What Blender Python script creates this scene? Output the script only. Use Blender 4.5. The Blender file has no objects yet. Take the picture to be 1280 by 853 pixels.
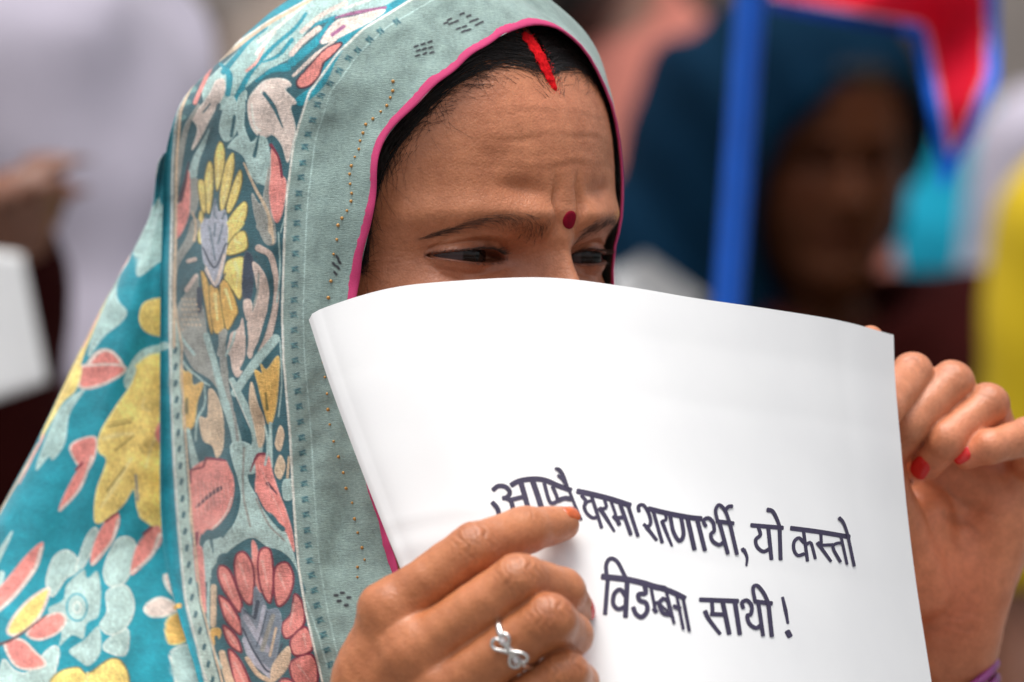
import bpy, math
import numpy as np

# ------------------------------------------------------------------ camera
H0 = 1.37            # camera height (m)
DIST = 229.4         # camera to the woman's head (cm)
S31 = 31.0           # scale on that plane, units per cm
scene = bpy.context.scene
cam_data = bpy.data.cameras.new('camera')
cam = bpy.data.objects.new('camera', cam_data)
scene.collection.objects.link(cam)
cam.location = (0, -DIST / 100, H0)
cam.rotation_euler = (math.radians(90), 0, 0)
cam_data.sensor_width = 36
cam_data.lens = 36 * DIST / (1280 / S31)
cam_data.clip_start = 0.1
cam_data.clip_end = 500
cam_data.dof.use_dof = True
cam_data.dof.focus_distance = (DIST - 10.5) / 100
cam_data.dof.aperture_fstop = 8.0
scene.camera = cam

# ------------------------------------------------------------------ light
SUN_DIR = np.array([-0.13, -0.17, 0.97]); SUN_DIR /= np.linalg.norm(SUN_DIR)
world = bpy.data.worlds.new('World'); scene.world = world; world.use_nodes = True
wn = world.node_tree.nodes; wl = world.node_tree.links
sky = wn.new('ShaderNodeTexSky'); sky.sky_type = 'NISHITA'; sky.sun_disc = False
sky.sun_elevation = math.asin(SUN_DIR[2]); sky.sun_rotation = math.atan2(SUN_DIR[0], SUN_DIR[1])
sky.dust_density = 5.0; sky.air_density = 1.2
hsv = wn.new('ShaderNodeHueSaturation'); hsv.inputs['Saturation'].default_value = 0.3   # cloud cover
wl.new(sky.outputs[0], hsv.inputs['Color'])
wl.new(hsv.outputs[0], wn['Background'].inputs['Color'])
wn['Background'].inputs['Strength'].default_value = 0.11
sd = bpy.data.lights.new('sun', 'SUN'); sd.energy = 1.3; sd.angle = math.radians(35); sd.color = (1.0, 0.96, 0.9)
sun = bpy.data.objects.new('sun', sd); scene.collection.objects.link(sun)
from mathutils import Vector
sun.rotation_euler = Vector(SUN_DIR).to_track_quat('Z', 'Y').to_euler()
sun.location = (-2, 0, 6)
vs = scene.view_settings
vs.view_transform = 'Standard'; vs.look = 'None'; vs.exposure = 0.75; vs.gamma = 1
scene.render.engine = 'CYCLES'

rng = np.random.default_rng(7)

# ------------------------------------------------------------------ helpers
def P(px, py, Y):
    """point (cm, camera axis = origin) at depth Y behind the head plane"""
    k = (1 + np.asarray(Y, float) / DIST) / S31
    return np.stack(np.broadcast_arrays((np.asarray(px, float) - 640) * k, np.asarray(Y, float),
                                        (426.5 - np.asarray(py, float)) * k), -1)

def to_m(v):
    v = np.asarray(v, float) * 0.01
    return v + np.array([0, 0, H0])

def lin(r, g, b):
    c = np.array([r, g, b], float) / 255
    return np.where(c <= 0.04045, c / 12.92, ((c + 0.055) / 1.055) ** 2.4)

def make(name, verts, faces, mat, parent=None, base=None, smooth=True, col=None, uv=None):
    """link ONE mesh object; verts are world metres; base is the object's origin"""
    verts = np.asarray(verts, float)
    if parent is not None:
        base = np.array(parent['_base'])
    elif base is None:
        base = np.array([verts[:, 0].mean(), verts[:, 1].mean(), verts[:, 2].min()])
    me = bpy.data.meshes.new(name)
    faces = np.asarray(faces) if not isinstance(faces, list) else faces
    vv = verts - base
    if isinstance(faces, np.ndarray) and faces.ndim == 2:
        n, k = faces.shape
        me.vertices.add(len(vv)); me.vertices.foreach_set('co', vv.astype(np.float32).ravel())
        me.loops.add(n * k); me.loops.foreach_set('vertex_index', faces.astype(np.int32).ravel())
        me.polygons.add(n)
        me.polygons.foreach_set('loop_start', np.arange(0, n * k, k, dtype=np.int32))
        me.polygons.foreach_set('loop_total', np.full(n, k, dtype=np.int32))
        me.update(calc_edges=True)
    else:
        me.from_pydata([tuple(p) for p in vv], [], [tuple(int(i) for i in f) for f in faces])
        me.update()
    me.validate()
    me.polygons.foreach_set('use_smooth', np.full(len(me.polygons), smooth, dtype=bool))
    if col is not None:
        a = me.color_attributes.new('tint', 'FLOAT_COLOR', 'POINT')
        c = np.ones((len(vv), 4), np.float32); c[:, :3] = col
        a.data.foreach_set('color', c.ravel())
    if uv is not None:
        u = me.uv_layers.new(name='UVMap')
        li = np.zeros(len(me.loops), np.int32); me.loops.foreach_get('vertex_index', li)
        u.data.foreach_set('uv', np.asarray(uv, np.float32)[li].ravel())
    me.materials.append(mat)
    o = bpy.data.objects.new(name, me); scene.collection.objects.link(o)
    if parent is None:
        o.location = base
    else:
        o.parent = parent
    o['_base'] = [float(x) for x in base]
    return o

def empty(name, base):
    o = bpy.data.objects.new(name, None); scene.collection.objects.link(o)
    o.location = base; o['_base'] = [float(x) for x in base]
    return o

def tag(o, label=None, cat=None, group=None, kind=None):
    if label: o['label'] = label
    if cat: o['category'] = cat
    if group: o['group'] = group
    if kind: o['kind'] = kind
    return o

class Merge:
    def __init__(s): s.v = []; s.f = []; s.c = []; s.n = 0
    def add(s, v, f, c=None):
        v = np.asarray(v, float); f = np.asarray(f)
        if f.shape[1] == 3: f = np.concatenate([f, f[:, 2:3]], 1)
        s.v.append(v); s.f.append(f + s.n); s.n += len(v)
        s.c.append(np.ones((len(v), 3)) * (np.array([1, 1, 1]) if c is None else c))
    def get(s):
        f = np.concatenate(s.f)
        return np.concatenate(s.v), f, np.concatenate(s.c)

def quads(nr, nc, closed=False):
    i = np.arange(nr - 1)[:, None]; j = np.arange(nc if closed else nc - 1)[None]
    j2 = (j + 1) % nc
    return np.stack([i * nc + j, i * nc + j2, (i + 1) * nc + j2, (i + 1) * nc + j], -1).reshape(-1, 4)

def tri_split(f):
    """quads that may be degenerate triangles (d==c) -> python lists"""
    return [tuple(q[:3]) if q[2] == q[3] else tuple(q) for q in f.tolist()]

def cr(pts, n):
    """Catmull-Rom through pts (k,dim) -> n samples"""
    p = np.asarray(pts, float)
    k = len(p)
    q = np.concatenate([[2 * p[0] - p[1]], p, [2 * p[-1] - p[-2]]])
    t = np.linspace(0, k - 1, n); i = np.minimum(t.astype(int), k - 2); f = (t - i)[:, None]
    a, b, c, d = q[i], q[i + 1], q[i + 2], q[i + 3]
    return 0.5 * (2 * b + (c - a) * f + (2 * a - 5 * b + 4 * c - d) * f ** 2 + (3 * b - a - 3 * c + d) * f ** 3)

def cr_at(p, t):
    """Catmull-Rom along axis 0 of p at parameters t"""
    p = np.asarray(p, float); k = len(p)
    q = np.concatenate([[2 * p[0] - p[1]], p, [2 * p[-1] - p[-2]]])
    i = np.clip(np.floor(t).astype(int), 0, k - 2); f = (t - i).reshape((-1,) + (1,) * (p.ndim - 1))
    a, b, c, d = q[i], q[i + 1], q[i + 2], q[i + 3]
    return 0.5 * (2 * b + (c - a) * f + (2 * a - 5 * b + 4 * c - d) * f ** 2 + (3 * b - a - 3 * c + d) * f ** 3)

def pchip(x, xs, ys):
    xs = np.asarray(xs, float); ys = np.asarray(ys, float)
    h = np.diff(xs); de = np.diff(ys) / h
    m = np.zeros_like(ys)
    for i in range(1, len(xs) - 1):
        if de[i - 1] * de[i] > 0:
            w1 = 2 * h[i] + h[i - 1]; w2 = h[i] + 2 * h[i - 1]
            m[i] = (w1 + w2) / (w1 / de[i - 1] + w2 / de[i])
    m[0], m[-1] = de[0], de[-1]
    i = np.clip(np.searchsorted(xs, x) - 1, 0, len(xs) - 2)
    t = np.clip((x - xs[i]) / h[i], 0, 1)
    return ((2 * t**3 - 3 * t**2 + 1) * ys[i] + (t**3 - 2 * t**2 + t) * h[i] * m[i]
            + (-2 * t**3 + 3 * t**2) * ys[i + 1] + (t**3 - t**2) * h[i] * m[i + 1])

def sstep(a, b, x):
    t = np.clip((x - a) / (b - a), 0, 1)
    return t * t * (3 - 2 * t)

def gau(x, s): return np.exp(-0.5 * (x / s) ** 2)

def tube(path, rad, n=8, cap=True):
    """tube mesh along path (k,3) with radii"""
    p = np.asarray(path, float); k = len(p); rad = np.ones(k) * np.asarray(rad, float)
    t = np.gradient(p, axis=0); t /= np.linalg.norm(t, axis=1)[:, None] + 1e-12
    ref = np.array([0, 0, 1.0]) if abs(t[0, 2]) < 0.9 else np.array([1.0, 0, 0])
    u = np.cross(t[0], ref); u /= np.linalg.norm(u); U = []
    for i in range(k):
        u = u - t[i] * (u @ t[i]); u /= np.linalg.norm(u) + 1e-12; U.append(u)
    U = np.array(U); V = np.cross(t, U)
    a = np.arange(n) * 2 * np.pi / n
    v = p[:, None] + rad[:, None, None] * (np.cos(a)[None, :, None] * U[:, None] + np.sin(a)[None, :, None] * V[:, None])
    v = v.reshape(-1, 3); f = quads(k, n, True)
    if cap:
        v = np.concatenate([v, p[:1], p[-1:]])
        j = np.arange(n); j2 = (j + 1) % n
        c0 = np.stack([j2, j, np.full(n, k * n), np.full(n, k * n)], 1)
        b = (k - 1) * n
        c1 = np.stack([b + j, b + j2, np.full(n, k * n + 1), np.full(n, k * n + 1)], 1)
        f = np.concatenate([f, c0, c1])
    return v, f

# ------------------------------------------------------------------ implicit surfaces
def rcone(p, a, b, ra, rb):
    """distance to a round cone from a (radius ra) to b (radius rb)"""
    a = np.asarray(a, np.float32); b = np.asarray(b, np.float32)
    ba = b - a; l2 = float(ba @ ba); rr = ra - rb; a2 = l2 - rr * rr
    if a2 <= 0:
        c, r = (a, ra) if ra > rb else (b, rb)
        return np.sqrt(((p - c) ** 2).sum(-1)) - r
    il2 = 1 / l2
    pa = p - a; y = pa @ ba; z = y - l2
    x2 = ((pa * l2 - y[..., None] * ba) ** 2).sum(-1)
    y2 = y * y * l2; z2 = z * z * l2
    k = np.sign(rr) * rr * rr * x2
    d = (np.sqrt(np.maximum(x2 * a2 * il2, 0)) + y * rr) * il2 - ra
    d = np.where(np.sign(y) * a2 * y2 < k, np.sqrt(x2 + y2) * il2 - ra, d)
    d = np.where(np.sign(z) * a2 * z2 > k, np.sqrt(x2 + z2) * il2 - rb, d)
    return d

def ellips(p, c, r, R=None):
    q = p - np.asarray(c, np.float32)
    if R is not None: q = q @ np.asarray(R, np.float32).T
    r = np.asarray(r, np.float32)
    k0 = np.sqrt(((q / r) ** 2).sum(-1)); k1 = np.sqrt(((q / r ** 2) ** 2).sum(-1)) + 1e-9
    return k0 * (k0 - 1) / k1

def smin(a, b, k):
    h = np.maximum(k - np.abs(a - b), 0) / k
    return np.minimum(a, b) - h * h * k * 0.25

def smax(a, b, k): return -smin(-a, -b, k)

def nets(fn, lo, hi, h):
    """surface nets of fn(points)<0 on a grid"""
    ax = [np.arange(lo[i], hi[i] + h, h, dtype=np.float32) for i in range(3)]
    shp = tuple(len(a) for a in ax)
    F = np.empty(shp, np.float32)
    step = max(1, int(400000 / (shp[1] * shp[2])))
    for i in range(0, shp[0], step):
        g = np.stack(np.meshgrid(ax[0][i:i + step], ax[1], ax[2], indexing='ij'), -1)
        F[i:i + step] = fn(g)
    ins = F < 0
    n = np.zeros(tuple(s - 1 for s in shp), np.int8)
    for dx in (0, 1):
        for dy in (0, 1):
            for dz in (0, 1):
                n += ins[dx:shp[0] - 1 + dx, dy:shp[1] - 1 + dy, dz:shp[2] - 1 + dz]
    act = np.argwhere((n > 0) & (n < 8))
    idx = np.full(n.shape, -1, np.int64); idx[tuple(act.T)] = np.arange(len(act))
    acc = np.zeros((len(act), 3)); cnt = np.zeros(len(act))
    cor = [(x, y, z) for x in (0, 1) for y in (0, 1) for z in (0, 1)]
    for a in cor:
        for b in cor:
            if sum(abs(i - j) for i, j in zip(a, b)) == 1 and a < b:
                fa = F[tuple((act + a).T)]; fb = F[tuple((act + b).T)]
                m = (fa < 0) != (fb < 0)
                t = np.where(m, fa / np.where(m, fa - fb, 1), 0)
                pt = np.array(a) + t[:, None] * (np.array(b) - np.array(a))
                acc += np.where(m[:, None], pt, 0); cnt += m
    v = (act + acc / cnt[:, None]) * h + np.array(lo)
    fs = []
    for axis in range(3):
        o1, o2 = [(1, 2), (2, 0), (0, 1)][axis]
        sl0 = [slice(1, s - 1) for s in shp]; sl1 = list(sl0)
        sl0[axis] = slice(0, shp[axis] - 1); sl1[axis] = slice(1, shp[axis])
        A = ins[tuple(sl0)]; B = ins[tuple(sl1)]
        e = np.argwhere(A != B); sgn = A[tuple(e.T)]
        off = np.ones(3, int); off[axis] = 0
        c = e + off
        d1 = np.zeros(3, int); d1[o1] = 1; d2 = np.zeros(3, int); d2[o2] = 1
        q = np.stack([idx[tuple((c - d1 - d2).T)], idx[tuple((c - d2).T)], idx[tuple(c.T)], idx[tuple((c - d1).T)]], 1)
        q[~sgn] = q[~sgn][:, ::-1]
        fs.append(q)
    f = np.concatenate(fs); f = f[(f >= 0).all(1)]
    return v, f

# ------------------------------------------------------------------ materials
def nt(name, rough=0.6, spec=0.4):
    m = bpy.data.materials.new(name); m.use_nodes = True
    n = m.node_tree.nodes; l = m.node_tree.links; b = n['Principled BSDF']
    b.inputs['Roughness'].default_value = rough
    b.inputs['Specular IOR Level'].default_value = spec
    return m, n, l, b

def noise(n, l, scale, detail=4, rough=0.55, coord='Object'):
    tc = n.new('ShaderNodeTexCoord'); t = n.new('ShaderNodeTexNoise')
    t.inputs['Scale'].default_value = scale; t.inputs['Detail'].default_value = detail; t.inputs['Roughness'].default_value = rough
    l.new(tc.outputs[coord], t.inputs['Vector'])
    return t

def mixc(n, l, fac, a, b, mode='MIX'):
    m = n.new('ShaderNodeMix'); m.data_type = 'RGBA'; m.blend_type = mode
    for sock, val in ((0, fac), (6, a), (7, b)):
        if isinstance(val, bpy.types.NodeSocket): l.new(val, m.inputs[sock])
        elif sock == 0: m.inputs[0].default_value = val
        else: m.inputs[sock].default_value = (*val, 1)
    return m.outputs[2]

def ramp(n, l, src, stops):
    r = n.new('ShaderNodeValToRGB'); e = r.color_ramp.elements
    while len(e) < len(stops): e.new(0.5)
    for k, (p, c) in zip(e, stops):
        k.position = p; k.color = (*(c if hasattr(c, '__len__') else (c, c, c)), 1)
    l.new(src, r.inputs[0])
    return r.outputs[0]

def bump(n, l, b, h, strength, dist, prev=None):
    k = n.new('ShaderNodeBump'); k.inputs['Strength'].default_value = strength; k.inputs['Distance'].default_value = dist
    l.new(h, k.inputs['Height'])
    if prev is not None: l.new(prev, k.inputs['Normal'])
    l.new(k.outputs[0], b.inputs['Normal'])
    return k.outputs[0]

def mat_cloth(name, colour, rough=0.85, var=0.25, weave=900, spec=0.2):
    m, n, l, b = nt(name, rough, spec)
    t = noise(n, l, 9, 5)
    c0 = np.array(colour) * (1 - var); c1 = np.minimum(np.array(colour) * (1 + var), 0.9)
    l.new(ramp(n, l, t.outputs[0], [(0.3, c0), (0.7, c1)]), b.inputs['Base Color'])
    w = noise(n, l, weave, 2)
    bump(n, l, b, w.outputs[0], 0.25, 0.0006)
    b.inputs['Sheen Weight'].default_value = 0.04 if spec > 0.1 else 0.0
    return m

def mat_skin(name, base=(0.40, 0.19, 0.115), sss=0.10):
    m, n, l, b = nt(name, 0.42, 0.5)
    at = n.new('ShaderNodeAttribute'); at.attribute_name = 'tint'
    base = np.array(base)
    t1 = noise(n, l, 26, 6, 0.62); t2 = noise(n, l, 150, 5, 0.65); t3 = noise(n, l, 620, 4, 0.7)
    c = ramp(n, l, t1.outputs[0], [(0.30, base * np.array([0.80, 0.72, 0.66])), (0.50, base), (0.70, base * np.array([1.14, 1.14, 1.22]))])
    c = mixc(n, l, 1.0, c, at.outputs['Color'], 'MULTIPLY')
    d = ramp(n, l, t2.outputs[0], [(0.30, (0.88, 0.82, 0.79)), (0.68, (1.08, 1.08, 1.08))])
    c = mixc(n, l, 1.0, c, d, 'MULTIPLY')
    d = ramp(n, l, t3.outputs[0], [(0.30, (0.90, 0.88, 0.87)), (0.66, (1.05, 1.05, 1.05))])
    c = mixc(n, l, 1.0, c, d, 'MULTIPLY')
    l.new(c, b.inputs['Base Color'])
    b.inputs['Subsurface Weight'].default_value = sss
    b.inputs['Subsurface Radius'].default_value = (1.0, 0.35, 0.2)
    b.inputs['Subsurface Scale'].default_value = 0.004
    v = n.new('ShaderNodeTexVoronoi'); v.inputs['Scale'].default_value = 1000
    tc = n.new('ShaderNodeTexCoord'); l.new(tc.outputs['Object'], v.inputs['Vector'])
    k = bump(n, l, b, v.outputs[0], 0.22, 0.0005)
    k = bump(n, l, b, t3.outputs[0], 0.26, 0.0008, k)
    bump(n, l, b, t2.outputs[0], 0.22, 0.0018, k)
    l.new(ramp(n, l, t2.outputs[0], [(0.3, 0.46), (0.7, 0.30)]), b.inputs['Roughness'])
    return m
# ------------------------------------------------------------------ heads
TH = math.radians(42)
SN, CS = math.sin(TH), math.cos(TH)
HO = P(506, 322, 0.0)

def head_to_cm(x, d, z):
    return np.stack([HO[0] + SN * d + CS * x, HO[1] - CS * d + SN * x, HO[2] + z], -1)

def head_section(z):
    q = np.sqrt(np.maximum(11.9 - z, 0))
    zs = np.array([11.9, 11.5, 10.8, 10, 9, 8, 7, 6, 5, 4, 3, 1.8, 0.8, 0, -1, -2, -3, -4.5, -6, -7, -8.3, -9.3, -10.2, -11, -11.8, -12.6])
    Fv = np.array([0, 2.6, 4.6, 5.9, 7.1, 8.0, 8.65, 9.1, 9.4, 9.6, 9.72, 9.75, 9.45, 9.1, 9.0, 9.0, 9.05, 9.2, 9.4, 9.2, 8.9, 9.1, 9.2, 8.6, 7.0, 4.5])
    Wv = np.array([0, 2.3, 3.9, 4.9, 5.75, 6.3, 6.65, 6.85, 6.95, 7.0, 7.0, 6.95, 6.9, 6.9, 6.9, 6.9, 6.8, 6.4, 5.95, 5.6, 5.1, 4.6, 4.0, 3.4, 2.8, 2.4])
    Bv = np.array([0, 1.8, 3.2, 4.4, 5.8, 7.0, 7.9, 8.6, 9.2, 9.7, 9.7, 9.6, 9.4, 9.2, 8.9, 8.5, 8.0, 7.2, 6.4, 6.0, 5.6, 5.4, 5.3, 5.2, 5.1, 5.0])
    qs = np.sqrt(11.9 - zs)
    return pchip(q, qs, Fv), pchip(q, qs, Wv), pchip(q, qs, Bv)

EYE_X, EYE_D, EYE_Z, EYE_R = 3.12, 6.62, -0.05, 1.2

def head_mesh(fine=1.0, frown=1.0, open_up=0.32, open_lo=0.19):
    """x (her left), d (forward), z (up from the eye line), cm; returns grid arrays and skin tint"""
    st = 1.0 / fine
    zr = np.concatenate([11.9 - np.linspace(0.02, 1.97, int(26 * fine)) ** 2 * 1.0,
                         np.arange(7.9, 3.2, -0.10 * st), np.arange(3.2, -1.6, -0.045 * st),
                         np.arange(-1.6, -12.6, -0.11 * st)])
    xa = np.concatenate([np.linspace(-180, -62, int(50 * fine)), np.linspace(-61, 61, int(320 * fine)), np.linspace(62, 179, int(50 * fine))])
    a = np.radians(xa)
    F, W, B = head_section(zr)
    n = 2.08
    sa = np.sin(a)[None]; ca = np.cos(a)[None]
    x = W[:, None] * np.sign(sa) * np.abs(sa) ** (2 / n)
    d = np.where(ca > 0, F[:, None] * np.abs(ca) ** (2 / n), -B[:, None] * np.abs(ca) ** (2 / 2.1))
    z = np.repeat(zr[:, None], len(a), 1)
    fr = sstep(0.0, 0.35, ca) * np.ones_like(z)
    ax = np.abs(x)
    D = np.zeros_like(d)
    # brow ridge and frown
    browz = 1.25 + 0.28 * np.sin(np.clip((ax - 1.0) / 4.6, 0, 1) * 2.4) - 0.35 * frown * gau(ax - 1.1, 0.9)
    D += 0.34 * gau(z - browz - 0.05, 0.50) * sstep(0.2, 1.4, ax) * (1 - sstep(5.2, 6.6, ax))
    D += frown * 0.31 * gau(ax - 1.45, 0.55) * gau(z - 1.55, 0.42)
    D -= frown * 0.22 * gau(ax - 2.05, 0.55) * gau(z - 2.55 - 0.12 * (ax - 2), 0.26)
    D -= frown * 0.27 * gau(ax - 0.60 - 0.05 * np.sin(z * 4), 0.13) * gau(z - 1.75, 0.75)
    D += frown * 0.07 * gau(x, 0.30) * gau(z - 1.9, 0.8)
    # forehead lines and lumps
    for z0, amp, wd, ph in ((3.45, 0.028, 4.0, 0.3), (4.55, 0.034, 3.2, 1.1), (5.5, 0.022, 3.6, 2.0)):
        zz = z - z0 - 0.12 * np.sin(x * 0.9 + ph) - 0.05 * np.sin(x * 2.3 + ph * 3)
        D -= amp * gau(zz, 0.07) * gau(x, wd) * (0.6 + 0.4 * np.sin(x * 1.7 + ph * 5))
        D += amp * 0.8 * gau(zz - 0.22, 0.16) * gau(x, wd)
    D -= 0.07 * gau(ax - 3.0, 0.5) * gau(z - 3.6, 0.35) + 0.05 * gau(x + 1.9, 0.35) * gau(z - 4.5, 0.2)
    D += 0.10 * gau(ax - 2.9, 1.2) * gau(z - 5.6, 1.3)
    # sockets
    D -= 0.95 * gau((ax - 2.75) / 1.35, 1.0) * gau(z + 0.15 - 0.0 * ax, 0.72)
    D -= 0.35 * gau(ax - 1.55, 0.42) * gau(z - 0.15, 0.75)
    D -= 0.18 * gau(ax - 5.4, 0.8) * gau(z - 1.0, 1.6)          # temple dip
    # nose
    nz = np.array([2.0, 1.2, 0.5, -0.3, -1.2, -2.2, -3.2, -3.9, -4.4, -4.8, -5.3]); nh = np.array([0, 0.15, 0.5, 0.95, 1.45, 1.95, 2.55, 2.85, 2.4, 0.9, 0.0])
    nw = np.array([0.9, 0.75, 0.6, 0.58, 0.62, 0.7, 0.9, 1.05, 1.1, 1.1, 1.1])
    h = pchip(-z, -nz, nh) * (z < 2.0); w = pchip(-z, -nz, nw)
    D += h * np.exp(-np.abs(x / (w * 1.25)) ** 2.2)
    D += 0.75 * gau(ax - 1.35, 0.42) * gau(z + 3.95, 0.45)
    D -= 0.6 * gau(ax - 0.6, 0.28) * gau(z + 4.75, 0.18)
    # cheeks, folds, lips, chin
    D += 0.55 * gau(ax - 4.2, 1.5) * gau(z + 2.7, 1.3)
    D -= 0.22 * gau(ax - 2.5 - 0.35 * (-z - 4), 0.35) * gau(z + 5.3, 1.2)
    D -= 0.35 * gau(ax - 3.6, 1.4) * gau(z + 7.3, 1.2)
    lip = sstep(2.7, 1.6, ax)
    D += 0.42 * gau(z + 6.45 - 0.12 * gau(x, 0.4), 0.28) * lip + 0.5 * gau(z + 7.25, 0.3) * sstep(2.4, 1.2, ax)
    D -= 0.4 * gau(z + 6.85 + 0.05 * np.cos(x * 2.4), 0.09) * sstep(2.8, 2.2, ax)
    D -= 0.25 * gau(z + 8.2, 0.35) * gau(x, 1.6)
    D += 0.25 * gau(z + 9.7, 0.7) * gau(x, 1.5)
    d = d + D * fr
    # eyelids
    ex = ax - EYE_X; rho2 = ex ** 2 + (z - EYE_Z) ** 2
    lidR = EYE_R + 0.13
    dome = EYE_D + np.sqrt(np.maximum(lidR ** 2 - rho2, 0.0))
    m = (rho2 < lidR ** 2 * 0.97) & (ca > 0)
    kk = 0.34
    hh = np.maximum(kk - np.abs(d - dome), 0) / kk
    d = np.where(m, np.maximum(d, dome) + hh * hh * kk * 0.25, d)
    tl = 0.06 * ex / 1.45
    u = np.clip(1 - (ex / 1.46) ** 2, 0, 1)
    zu = EYE_Z - 0.06 + tl + open_up * u ** 0.62 + 0.10 * u * (-ex)
    zl = EYE_Z - 0.06 + tl - open_lo * u ** 0.8
    gap = np.minimum(zu - z, z - zl)
    gap = np.where(np.abs(ex) < 1.46, gap, -1.0)
    front = (ca > 0)
    d = d + front * 0.045 * gau(gap + 0.07, 0.05) * (np.abs(ex) < 1.5)
    crease = zu + 0.24 + 0.10 * u
    d = d - front * 0.10 * gau(z - crease, 0.055) * sstep(1.75, 1.2, np.abs(ex))
    d = d + front * 0.07 * gau(z - crease - 0.16, 0.10) * sstep(1.9, 1.2, np.abs(ex))
    d = d - front * 0.055 * gau(z - (zl - 0.34 - 0.12 * u), 0.07) * sstep(1.8, 1.0, np.abs(ex))
    d = d - front * 0.05 * gau(z - (zl - 0.72 - 0.18 * u) , 0.12) * sstep(2.3, 0.6, np.abs(ex + 0.3))
    d = d - front * 0.55 * sstep(-0.02, 0.09, gap)
    # crow's feet
    for k in (-0.35, -0.05, 0.28):
        d = d - front * 0.02 * gau(z - EYE_Z - k * (ax - 4.3) * 0.7, 0.05) * sstep(4.65, 5.0, ax) * (1 - sstep(5.6, 6.1, ax))
    # pigment, plus painted shade in the dents above the brows
    T = np.ones(z.shape + (3,))
    def mul(w, c): T[...] = T * (1 - w[..., None] * (1 - np.array(c)))
    f2 = fr
    mul(f2 * 0.8 * gau((ax - 3.1) / 1.5, 1.0) * gau((z + 0.25) / 0.8, 1.0), (0.66, 0.58, 0.60))
    mul(f2 * 0.5 * gau(ax - 1.5, 0.4) * gau(z + 0.1, 0.5), (0.72, 0.62, 0.62))
    mul(f2 * sstep(2.6, 2.3, ax) * sstep(0.55, 0.3, np.abs(z + 6.85)), (0.75, 0.45, 0.45))
    mul(f2 * 0.8 * (np.abs(ex) < 1.55) * gau(np.where(z > (zu + zl) / 2, zu - z, (z - zl) * 1.6), 0.09), (0.30, 0.22, 0.23))
    mul(f2 * gau(ax - 4.4, 1.4) * gau(z + 3, 1.2), (1.0, 0.9, 0.88))
    mul(f2 * 0.4 * gau(ax - 2.3, 0.8) * gau(z - 2.6, 0.45), (0.88, 0.76, 0.64))  # shade of the dents above the brows, put into the tint
    bz = np.interp(ax, [0.6, 0.85, 1.35, 2.1, 2.9, 3.6, 4.2, 4.75], [0.6, 0.68, 0.90, 1.14, 1.30, 1.18, 0.92, 0.66])
    mul(f2 * 0.38 * sstep(0.55, 1.0, ax) * (1 - sstep(3.6, 5.0, ax)) * gau(z - bz, 0.20), (0.48, 0.42, 0.42))
    mul(f2 * 0.6 * gau(x, 2.0) * gau(z - 3.4, 0.9), (0.92, 0.84, 0.76))
    mul(f2 * 0.6 * gau(x, 3.2) * gau(z - 5.9, 0.8), (1.06, 0.98, 1.02))
    return x, d, z, T

def head_faces(nr, nc):
    return quads(nr, nc, True)

class HeadSurf:
    """front/side surface lookup: nearest grid vertex by direction"""
    def __init__(s, x, d, z):
        s.x, s.d, s.z = x, d, z
        s.p = np.stack([x, d, z], -1)[::3, ::4].reshape(-1, 3)
        c = (s.p - np.array([0, 0, 1.0])); s.r = np.linalg.norm(c, axis=1); s.u = c / s.r[:, None]
    def radial(s, q, off=0.0):
        """push points q (k,3) in head coords to the surface radially from (0,0,1) + off"""
        c = q - np.array([0, 0, 1.0]); L = np.linalg.norm(c, axis=1); c = c / L[:, None]
        out = np.empty_like(q)
        for i in range(0, len(q), 2000):
            k = np.argmax(c[i:i + 2000] @ s.u.T, axis=1)
            out[i:i + 2000] = np.array([0, 0, 1.0]) + c[i:i + 2000] * s.r[k][:, None]
        out += c * (np.ones(len(q)) * off)[:, None]
        return out
    def front(s, x, z, off=0.0):
        """points on the face at (x,z), plus off forward"""
        x = np.asarray(x, float); z = np.asarray(z, float); off = np.ones(len(x)) * off
        zc = s.z[:, 0]; out = np.empty((len(x), 3))
        rows = np.abs(zc[None] - z[:, None]).argmin(1)
        nc = s.x.shape[1]; sl = slice(nc // 8, nc - nc // 8)
        for i, r in enumerate(rows):
            out[i] = (x[i], np.interp(x[i], s.x[r, sl], s.d[r, sl]) + off[i], z[i])
        return out

def ribbons(paths, widths, tip=0.25, n=3):
    """many thin tapered strands (k paths of m points) as one mesh"""
    paths = np.asarray(paths, float); k, m, _ = paths.shape
    t = np.gradient(paths, axis=1); t /= np.linalg.norm(t, axis=2)[..., None] + 1e-9
    ref = np.array([0.31, 0.52, 0.79]); u = np.cross(t, ref); u /= np.linalg.norm(u, axis=2)[..., None] + 1e-9
    v = np.cross(t, u)
    tp = (1 - (1 - tip) * np.linspace(0, 1, m) ** 2)[None, :] * np.asarray(widths)[:, None]
    a = np.arange(n) * 2 * np.pi / n
    V = paths[:, :, None] + tp[..., None, None] * (np.cos(a)[:, None] * u[:, :, None] + np.sin(a)[:, None] * v[:, :, None])
    f0 = quads(m, n, True)
    f = (f0[None] + (np.arange(k) * m * n)[:, None, None]).reshape(-1, 4)
    return V.reshape(-1, 3), f

def mat_plain(name, col, rough=0.6, spec=0.3, nscale=60, var=0.2, bumpd=0.0005, bs=0.2):
    m, n, l, b = nt(name, rough, spec)
    t = noise(n, l, nscale, 5, 0.6)
    c = np.array(col)
    l.new(ramp(n, l, t.outputs[0], [(0.3, c * (1 - var)), (0.7, np.minimum(c * (1 + var), 0.95))]), b.inputs['Base Color'])
    bump(n, l, b, t.outputs[0], bs, bumpd)
    return m
# ------------------------------------------------------------------ the woman: head
M_skin = mat_skin('brown_skin', (0.52, 0.205, 0.098))
hx, hd, hz, hT = head_mesh(1.0)
HS = HeadSurf(hx, hd, hz)
body = Merge()
nr, nc = hx.shape
hv = head_to_cm(hx, hd, hz).reshape(-1, 3)
hf = quads(nr, nc, True)
hT2 = hT.reshape(-1, 3)

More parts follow.
